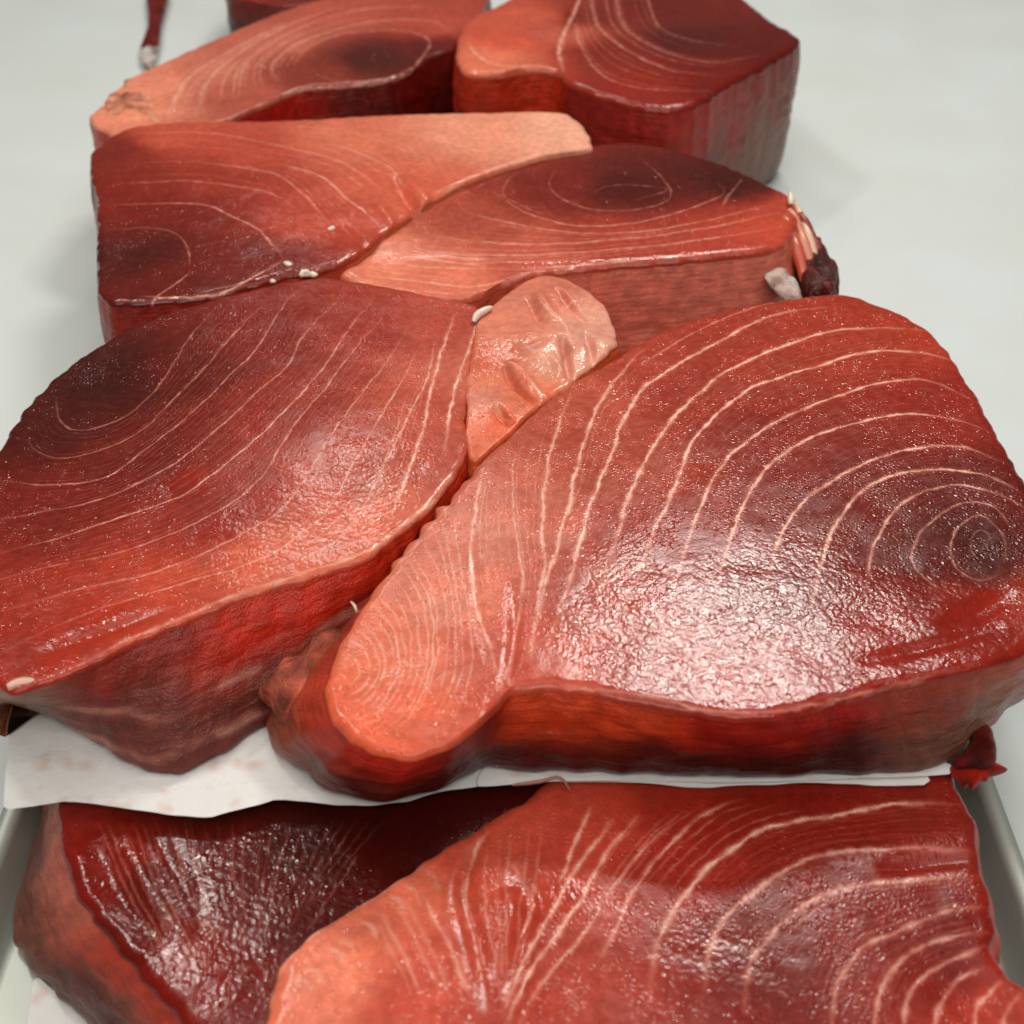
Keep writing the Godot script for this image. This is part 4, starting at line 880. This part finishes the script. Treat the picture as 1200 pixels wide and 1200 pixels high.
func fillet(root: Node3D, spec: Dictionary, face_name: String, wall_name: String, s: int, shift: Vector3) -> Node3D:
	var ctl := flat_points(spec.edge)
	var low := flat_points(spec.foot)
	var centre := flat_points(spec.centre)[0]
	var n := ctl.size()
	var edge := PackedVector2Array()
	var foot := PackedVector2Array()
	var which := PackedFloat32Array()
	for i in n:
		var k := maxi(3, int(ctl[i].distance_to(ctl[(i + 1) % n]) / 1.1))
		for j in k:
			edge.append(on_curve(ctl, i, float(j) / k, true))
			foot.append(on_curve(low, i, float(j) / k, true))
			which.append(i + float(j) / k)
	var m := edge.size()
	for i in m:
		var d := (edge[i] - centre).normalized()
		edge[i] += d * (slow.get_noise_2d(edge[i].x * 4.0 + s * 31, edge[i].y * 4.0) * 1.2 + slow.get_noise_2d(edge[i].x * 22.0, edge[i].y * 22.0 + s) * 0.08)
		foot[i] += d * slow.get_noise_2d(foot[i].x * 3.0 + s * 31, foot[i].y * 3.0) * 1.6
	var mat := face_material(spec, edge, s)
	var creases := []
	for c in spec.creases:
		creases.append([c[0], c[1], curve(flat_points(c[2]), 2.0)])
	# top
	var rows := 84
	var verts := PackedVector3Array()
	var uvs := PackedVector2Array()
	var rim := PackedFloat32Array()
	var tall: float = spec.tall
	var lo: Vector2 = spec.lo
	var size: Vector2 = spec.size
	var round_r: float = spec.get("round", 2.6)
	for r in rows:
		var t := 1.0 - pow(1.0 - float(r) / (rows - 1), 1.55)
		for i in m:
			var p := centre.lerp(edge[i], t)
			var away := (1.0 - t) * edge[i].distance_to(centre)
			var y := tall + slow.get_noise_2d(p.x * 1.6 + s * 50, p.y * 1.6) * 0.24 + slow.get_noise_2d(p.x * 5.0, p.y * 5.0 + s * 20) * 0.06
			for b in spec.bumps:
				var dd := Vector2(b[0], b[1]).distance_squared_to(p)
				y += b[3] * exp(-dd / (b[2] * b[2]))
			for c in creases:
				var q := along_segments(p, c[2])
				if q.x < c[0] * 3.0:
					y += c[1] * q.y * exp(-q.x * q.x / (c[0] * c[0]))
			if away < round_r:
				var q := 1.0 - away / round_r
				y -= round_r * 0.6 * (1.0 - sqrt(maxf(0.0, 1.0 - q * q)))
			if r == rows - 1:
				rim.append(y)
			verts.append(Vector3(p.x, y, p.y) * 0.001)
			uvs.append((p - lo) / size)
	var face := put(face_name, grid_mesh(verts, uvs, PackedColorArray(), rows, m, PackedInt32Array()), mat, root, shift)
	# side
	var tops := []
	var bottoms := []
	for i in n:
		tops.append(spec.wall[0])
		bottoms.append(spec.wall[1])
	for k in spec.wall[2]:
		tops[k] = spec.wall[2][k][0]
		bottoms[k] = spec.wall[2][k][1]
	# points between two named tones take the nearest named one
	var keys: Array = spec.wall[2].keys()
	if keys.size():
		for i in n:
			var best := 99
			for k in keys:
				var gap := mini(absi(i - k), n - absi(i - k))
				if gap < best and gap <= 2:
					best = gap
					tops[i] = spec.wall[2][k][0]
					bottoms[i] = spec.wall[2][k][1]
	verts = PackedVector3Array()
	uvs = PackedVector2Array()
	var colors := PackedColorArray()
	var wr := 40
	var length := PackedFloat32Array()
	var run := 0.0
	for i in m:
		length.append(run)
		run += edge[i].distance_to(edge[(i + 1) % m])
	var turns := maxf(1.0, round(run / 70.0))
	for r in wr:
		var v := float(r) / (wr - 1)
		for i in m:
			var out := (edge[i] - centre).normalized()
			var p := edge[i].lerp(foot[i], v)
			p += out * (sin(v * PI) * 1.8 + sin(minf(1.0, v * 3.0) * PI) * 0.9 + slow.get_noise_3d(edge[i].x * 2.2, v * tall * 5.0 + s * 9, edge[i].y * 2.2) * 1.3 * sin(minf(v * 1.15, 1.0) * PI) + slow.get_noise_3d(edge[i].x * 5.0, v * tall * 9.0 + s * 9, edge[i].y * 5.0) * 0.3 * sin(v * PI))
			if v > 0.85:
				p -= out * pow((v - 0.85) / 0.15, 2.0) * 2.0
			verts.append(Vector3(p.x, rim[i] * (1.0 - v), p.y) * 0.001)
			uvs.append(Vector2(length[i] / run * turns, v * tall / 70.0))
			var a := int(which[i])
			var fw := which[i] - a
			var a2 := (a + 1) % n
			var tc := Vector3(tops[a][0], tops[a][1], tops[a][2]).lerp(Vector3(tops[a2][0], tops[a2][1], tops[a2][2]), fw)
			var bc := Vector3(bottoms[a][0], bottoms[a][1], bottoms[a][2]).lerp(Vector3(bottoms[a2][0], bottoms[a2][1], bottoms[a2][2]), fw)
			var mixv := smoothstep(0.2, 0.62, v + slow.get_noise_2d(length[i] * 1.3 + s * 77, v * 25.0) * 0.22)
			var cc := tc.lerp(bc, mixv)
			if spec.has("seam"):
				var near_seam := exp(-pow((v - 0.45 - 0.16 * slow.get_noise_2d(length[i] * 0.9 + s * 5, 9.0)) / 0.035, 2.0)) + exp(-pow((v - 0.86 - 0.1 * slow.get_noise_2d(length[i] * 1.1 + s * 3, 70.0)) / 0.04, 2.0))
				cc = cc.lerp(Vector3(214, 148, 128), clampf(near_seam * (0.75 + 1.0 * slow.get_noise_2d(length[i] * 2.6, 33.0)), 0.0, 0.8))
			colors.append(Color(cc.x / 255.0, cc.y / 255.0, cc.z / 255.0).srgb_to_linear())
	var under := PackedInt32Array()
	verts.append(Vector3(centre.x, 0, centre.y) * 0.001)
	uvs.append(Vector2.ZERO)
	colors.append(colors[colors.size() - 1])
	for i in m:
		under.append_array(PackedInt32Array([(wr - 1) * m + i, (wr - 1) * m + (i + 1) % m, wr * m]))
	var side := grid_mesh(verts, uvs, colors, wr, m, under)
	if wall_name == "":
		put("flap_side", side, wall_material(), face)
	else:
		put(wall_name, side, wall_material(), root, shift)
	return face


func middle(p: PackedVector2Array) -> Vector2:
	var c := Vector2.ZERO
	for q in p:
		c += q
	return c / p.size()


func sheet(called: String, pts: Array, height: float, wave: float, label: String, category: String) -> void:
	var ctl := flat_points(pts)
	var c := middle(ctl)
	var edge := PackedVector2Array()
	for i in ctl.size():
		var k := maxi(2, int(ctl[i].distance_to(ctl[(i + 1) % ctl.size()]) / 2.0))
		for j in k:
			var straight := ctl[i].lerp(ctl[(i + 1) % ctl.size()], float(j) / k)
			edge.append(straight.lerp(on_curve(ctl, i, float(j) / k, true), 0.6) - c)
	var m := edge.size()
	var rows := 50
	var verts := PackedVector3Array()
	for r in rows:
		var t := 1.0 - pow(1.0 - float(r) / (rows - 1), 1.4)
		for i in m:
			var p := edge[i] * t
			verts.append(Vector3(p.x * 0.001, slow.get_noise_2d(p.x * 1.3, p.y * 1.3 + 500.0) * wave + slow.get_noise_2d(p.x * 4.0, p.y * 4.0) * wave * 0.4, p.y * 0.001))
	for i in m:
		verts.append(Vector3(verts[(rows - 1) * m + i].x, verts[(rows - 1) * m + i].y - 0.0002, verts[(rows - 1) * m + i].z))
	var mat := StandardMaterial3D.new()
	mat.albedo_color = Color8(222, 222, 222)
	mat.roughness = 0.75
	mat.metallic_specular = 0.35
	var stain := NoiseTexture2D.new()
	stain.width = 512
	stain.height = 512
	stain.seamless = true
	var sn := FastNoiseLite.new()
	sn.seed = 9
	sn.frequency = 0.006
	sn.fractal_octaves = 3
	stain.noise = sn
	var tint := Gradient.new()
	tint.set_color(0, Color8(244, 222, 214))
	tint.set_color(1, Color8(255, 255, 255))
	tint.add_point(0.22, Color8(252, 244, 240))
	tint.add_point(0.36, Color8(255, 255, 254))
	stain.color_ramp = tint
	mat.albedo_texture = stain
	mat.backlight_enabled = true
	mat.backlight = Color(0.25, 0.25, 0.24)
	var grain := NoiseTexture2D.new()
	grain.width = 256
	grain.height = 256
	grain.seamless = true
	var gn := FastNoiseLite.new()
	gn.frequency = 0.06
	gn.seed = 5
	grain.noise = gn
	mat.heightmap_enabled = true
	mat.heightmap_texture = grain
	mat.heightmap_scale = 0.02
	mat.uv1_triplanar = true
	mat.uv1_scale = Vector3.ONE * 18.0
	var o := put(numbered(called), grid_mesh(verts, PackedVector2Array(), PackedColorArray(), rows + 1, m, PackedInt32Array()), mat, self, Vector3(c.x * 0.001, height, c.y * 0.001))
	o.set_meta("label", label)
	o.set_meta("category", category)


func scrap(parent: Node3D, called: String, pts: Array, base: float, tall: float, tone: Color) -> MeshInstance3D:
	var ctl := flat_points(pts)
	var c := middle(ctl)
	var edge := PackedVector2Array()
	for i in ctl.size():
		var k := maxi(2, int(ctl[i].distance_to(ctl[(i + 1) % ctl.size()]) / 0.7))
		for j in k:
			edge.append(on_curve(ctl, i, float(j) / k, true) - c)
	var m := edge.size()
	var rows := 26
	var verts := PackedVector3Array()
	var uvs := PackedVector2Array()
	var colors := PackedColorArray()
	for r in rows:
		var t := float(r) / (rows - 1)
		var rad := sin(t * PI)
		for i in m:
			var p := edge[i] * (pow(rad, 0.6) * (1.0 if t > 0.5 else 1.0))
			var lump := slow.get_noise_3d(p.x * 4.0, t * 45.0, p.y * 4.0 + pts.size() * 9)
			var y := (0.5 - 0.5 * cos(t * PI)) * tall
			verts.append(Vector3(p.x * 0.001, y, p.y * 0.001) + Vector3(edge[i].x, 0, edge[i].y).normalized() * lump * 0.0016 * rad + Vector3(0, lump * tall * 0.3 * rad * (1.0 if t > 0.4 else 0.0), 0))
			uvs.append(Vector2(float(i) / m * 2.0, t))
			colors.append((tone * (1.0 + 0.5 * lump)).srgb_to_linear())
	var o := put(called if parent else numbered(called), grid_mesh(verts, uvs, colors, rows, m, PackedInt32Array()), wall_material(), parent if parent else self)
	o.position = Vector3(c.x * 0.001, base, c.y * 0.001) - (parent.global_position if parent else Vector3.ZERO)
	return o


func fat_bit(parent: Node3D, at: Vector3, r: float) -> void:
	var verts := PackedVector3Array()
	var rows := 12
	var m := 18
	for i in rows:
		for j in m:
			var th := PI * i / (rows - 1)
			var a := TAU * j / m
			var d := Vector3(sin(th) * cos(a), cos(th) * 0.6, sin(th) * sin(a))
			verts.append(d * r * 0.00065 * (1.0 + 0.9 * slow.get_noise_3d(d.x * 22.0 + at.x * 9000.0, d.y * 22.0, d.z * 22.0 + at.z * 9000.0)))
	var mat := StandardMaterial3D.new()
	mat.albedo_color = Color8(232, 208, 196)
	mat.roughness = 0.3
	mat.subsurf_scatter_enabled = true
	mat.subsurf_scatter_strength = 0.3
	put("fat_bit", grid_mesh(verts, PackedVector2Array(), PackedColorArray(), rows, m, PackedInt32Array()), mat, parent, at)


func strand(parent: Node3D, called: String, pts: Array, r: float, tone: Color) -> void:
	var path := Curve3D.new()
	for i in pts.size():
		var dir: Vector3 = (pts[mini(i + 1, pts.size() - 1)] - pts[maxi(i - 1, 0)]) * 0.2
		path.add_point(pts[i], -dir, dir)
	path.bake_interval = 0.0008
	var pos := path.get_baked_points()
	var m := 12
	var verts := PackedVector3Array()
	for i in pos.size():
		var dir := (pos[mini(i + 1, pos.size() - 1)] - pos[maxi(i - 1, 0)]).normalized()
		var side := dir.cross(Vector3.UP if absf(dir.y) < 0.9 else Vector3.RIGHT).normalized()
		var up := side.cross(dir)
		var t := float(i) / (pos.size() - 1)
		var rr := r * (0.25 + 0.75 * pow(sin(PI * clampf(t, 0.02, 0.98)), 0.35)) * (1.0 + 0.4 * slow.get_noise_1d(i * 2.0))
		for j in m:
			var a := TAU * j / m
			verts.append(pos[i] + (side * cos(a) + up * sin(a)) * rr)
	var mat := StandardMaterial3D.new()
	mat.albedo_color = tone
	mat.roughness = 0.3
	mat.subsurf_scatter_enabled = true
	mat.subsurf_scatter_strength = 0.3
	put(called, grid_mesh(verts, PackedVector2Array(), PackedColorArray(), pos.size(), m, PackedInt32Array()), mat, parent)


func make_counter() -> void:
	var plane := PlaneMesh.new()
	plane.size = Vector2(5, 5)
	plane.subdivide_width = 4
	plane.subdivide_depth = 4
	var mat := StandardMaterial3D.new()
	mat.albedo_color = Color8(226, 229, 224)
	mat.roughness = 0.5
	mat.metallic_specular = 0.4
	var grain := NoiseTexture2D.new()
	grain.width = 512
	grain.height = 512
	grain.seamless = true
	var gn := FastNoiseLite.new()
	gn.frequency = 0.008
	gn.seed = 3
	grain.noise = gn
	var ramp := Gradient.new()
	ramp.set_color(0, Color8(197, 203, 201))
	ramp.set_color(1, Color8(202, 212, 214))
	grain.color_ramp = ramp
	mat.albedo_color = Color8(255, 255, 255)
	mat.albedo_texture = grain
	mat.uv1_triplanar = true
	mat.uv1_scale = Vector3.ONE * 1.6
	var o := put("counter", plane, mat, self, Vector3(0, 0, -1.2))
	o.set_meta("kind", "structure")
	o.set_meta("label", "white counter top under the whole stack of fish")
	o.set_meta("category", "counter")


func make_tray() -> void:
	# a shallow steel tray: floor, four flared sides and a rolled rim
	var a := Vector3(-0.1698, 0.0140, -0.2658)
	var b := Vector3(0.1640, 0.0140, -0.2658)
	var x0 := a.x
	var x1 := b.x
	var z0 := -0.43
	var z1 := -0.10
	var tray := Node3D.new()
	tray.name = "steel_tray"
	tray.position = Vector3((x0 + x1) / 2, 0.0015, (z0 + z1) / 2)
	tray.set_meta("label", "shallow steel tray holding the two lowest steaks")
	tray.set_meta("category", "tray")
	add_child(tray)
	var steel := StandardMaterial3D.new()
	steel.albedo_color = Color8(186, 192, 184)
	steel.metallic = 0.6
	steel.roughness = 0.5
	var half := Vector2((x1 - x0) / 2, (z1 - z0) / 2)
	var profile := [Vector2(-0.020, 0.0018), Vector2(-0.008, 0.0018), Vector2(-0.0055, 0.003), Vector2(-0.003, 0.008), Vector2(-0.001, 0.016), Vector2(0.0005, 0.018), Vector2(0.003, 0.0186), Vector2(0.0056, 0.018), Vector2(0.0062, 0.0165), Vector2(0.0052, 0.0155), Vector2(0.002, 0.0155), Vector2(0.0005, 0.008), Vector2(-0.003, 0.0005), Vector2(-0.006, 0.0)]
	var verts := PackedVector3Array()
	var m := 4 * 14
	for q in profile:
		for k in m:
			var corner := k / 14
			var ang := corner * PI / 2 + (k % 14) / 13.0 * PI / 2
			var rad: float = maxf(0.004, 0.028 + q.x)
			var cx: float = (half.x - 0.028) * (1 if corner == 0 or corner == 3 else -1)
			var cz: float = (half.y - 0.028) * (1 if corner < 2 else -1)
			verts.append(Vector3(cx + cos(ang) * rad, q.y, cz + sin(ang) * rad))
	put("rim", grid_mesh(verts, PackedVector2Array(), PackedColorArray(), profile.size(), m, PackedInt32Array()), steel, tray)
	var bottom := BoxMesh.new()
	bottom.size = Vector3(half.x * 2 - 0.02, 0.0012, half.y * 2 - 0.02)
	put("tray_floor", bottom, steel, tray, Vector3(0, 0.001, 0))
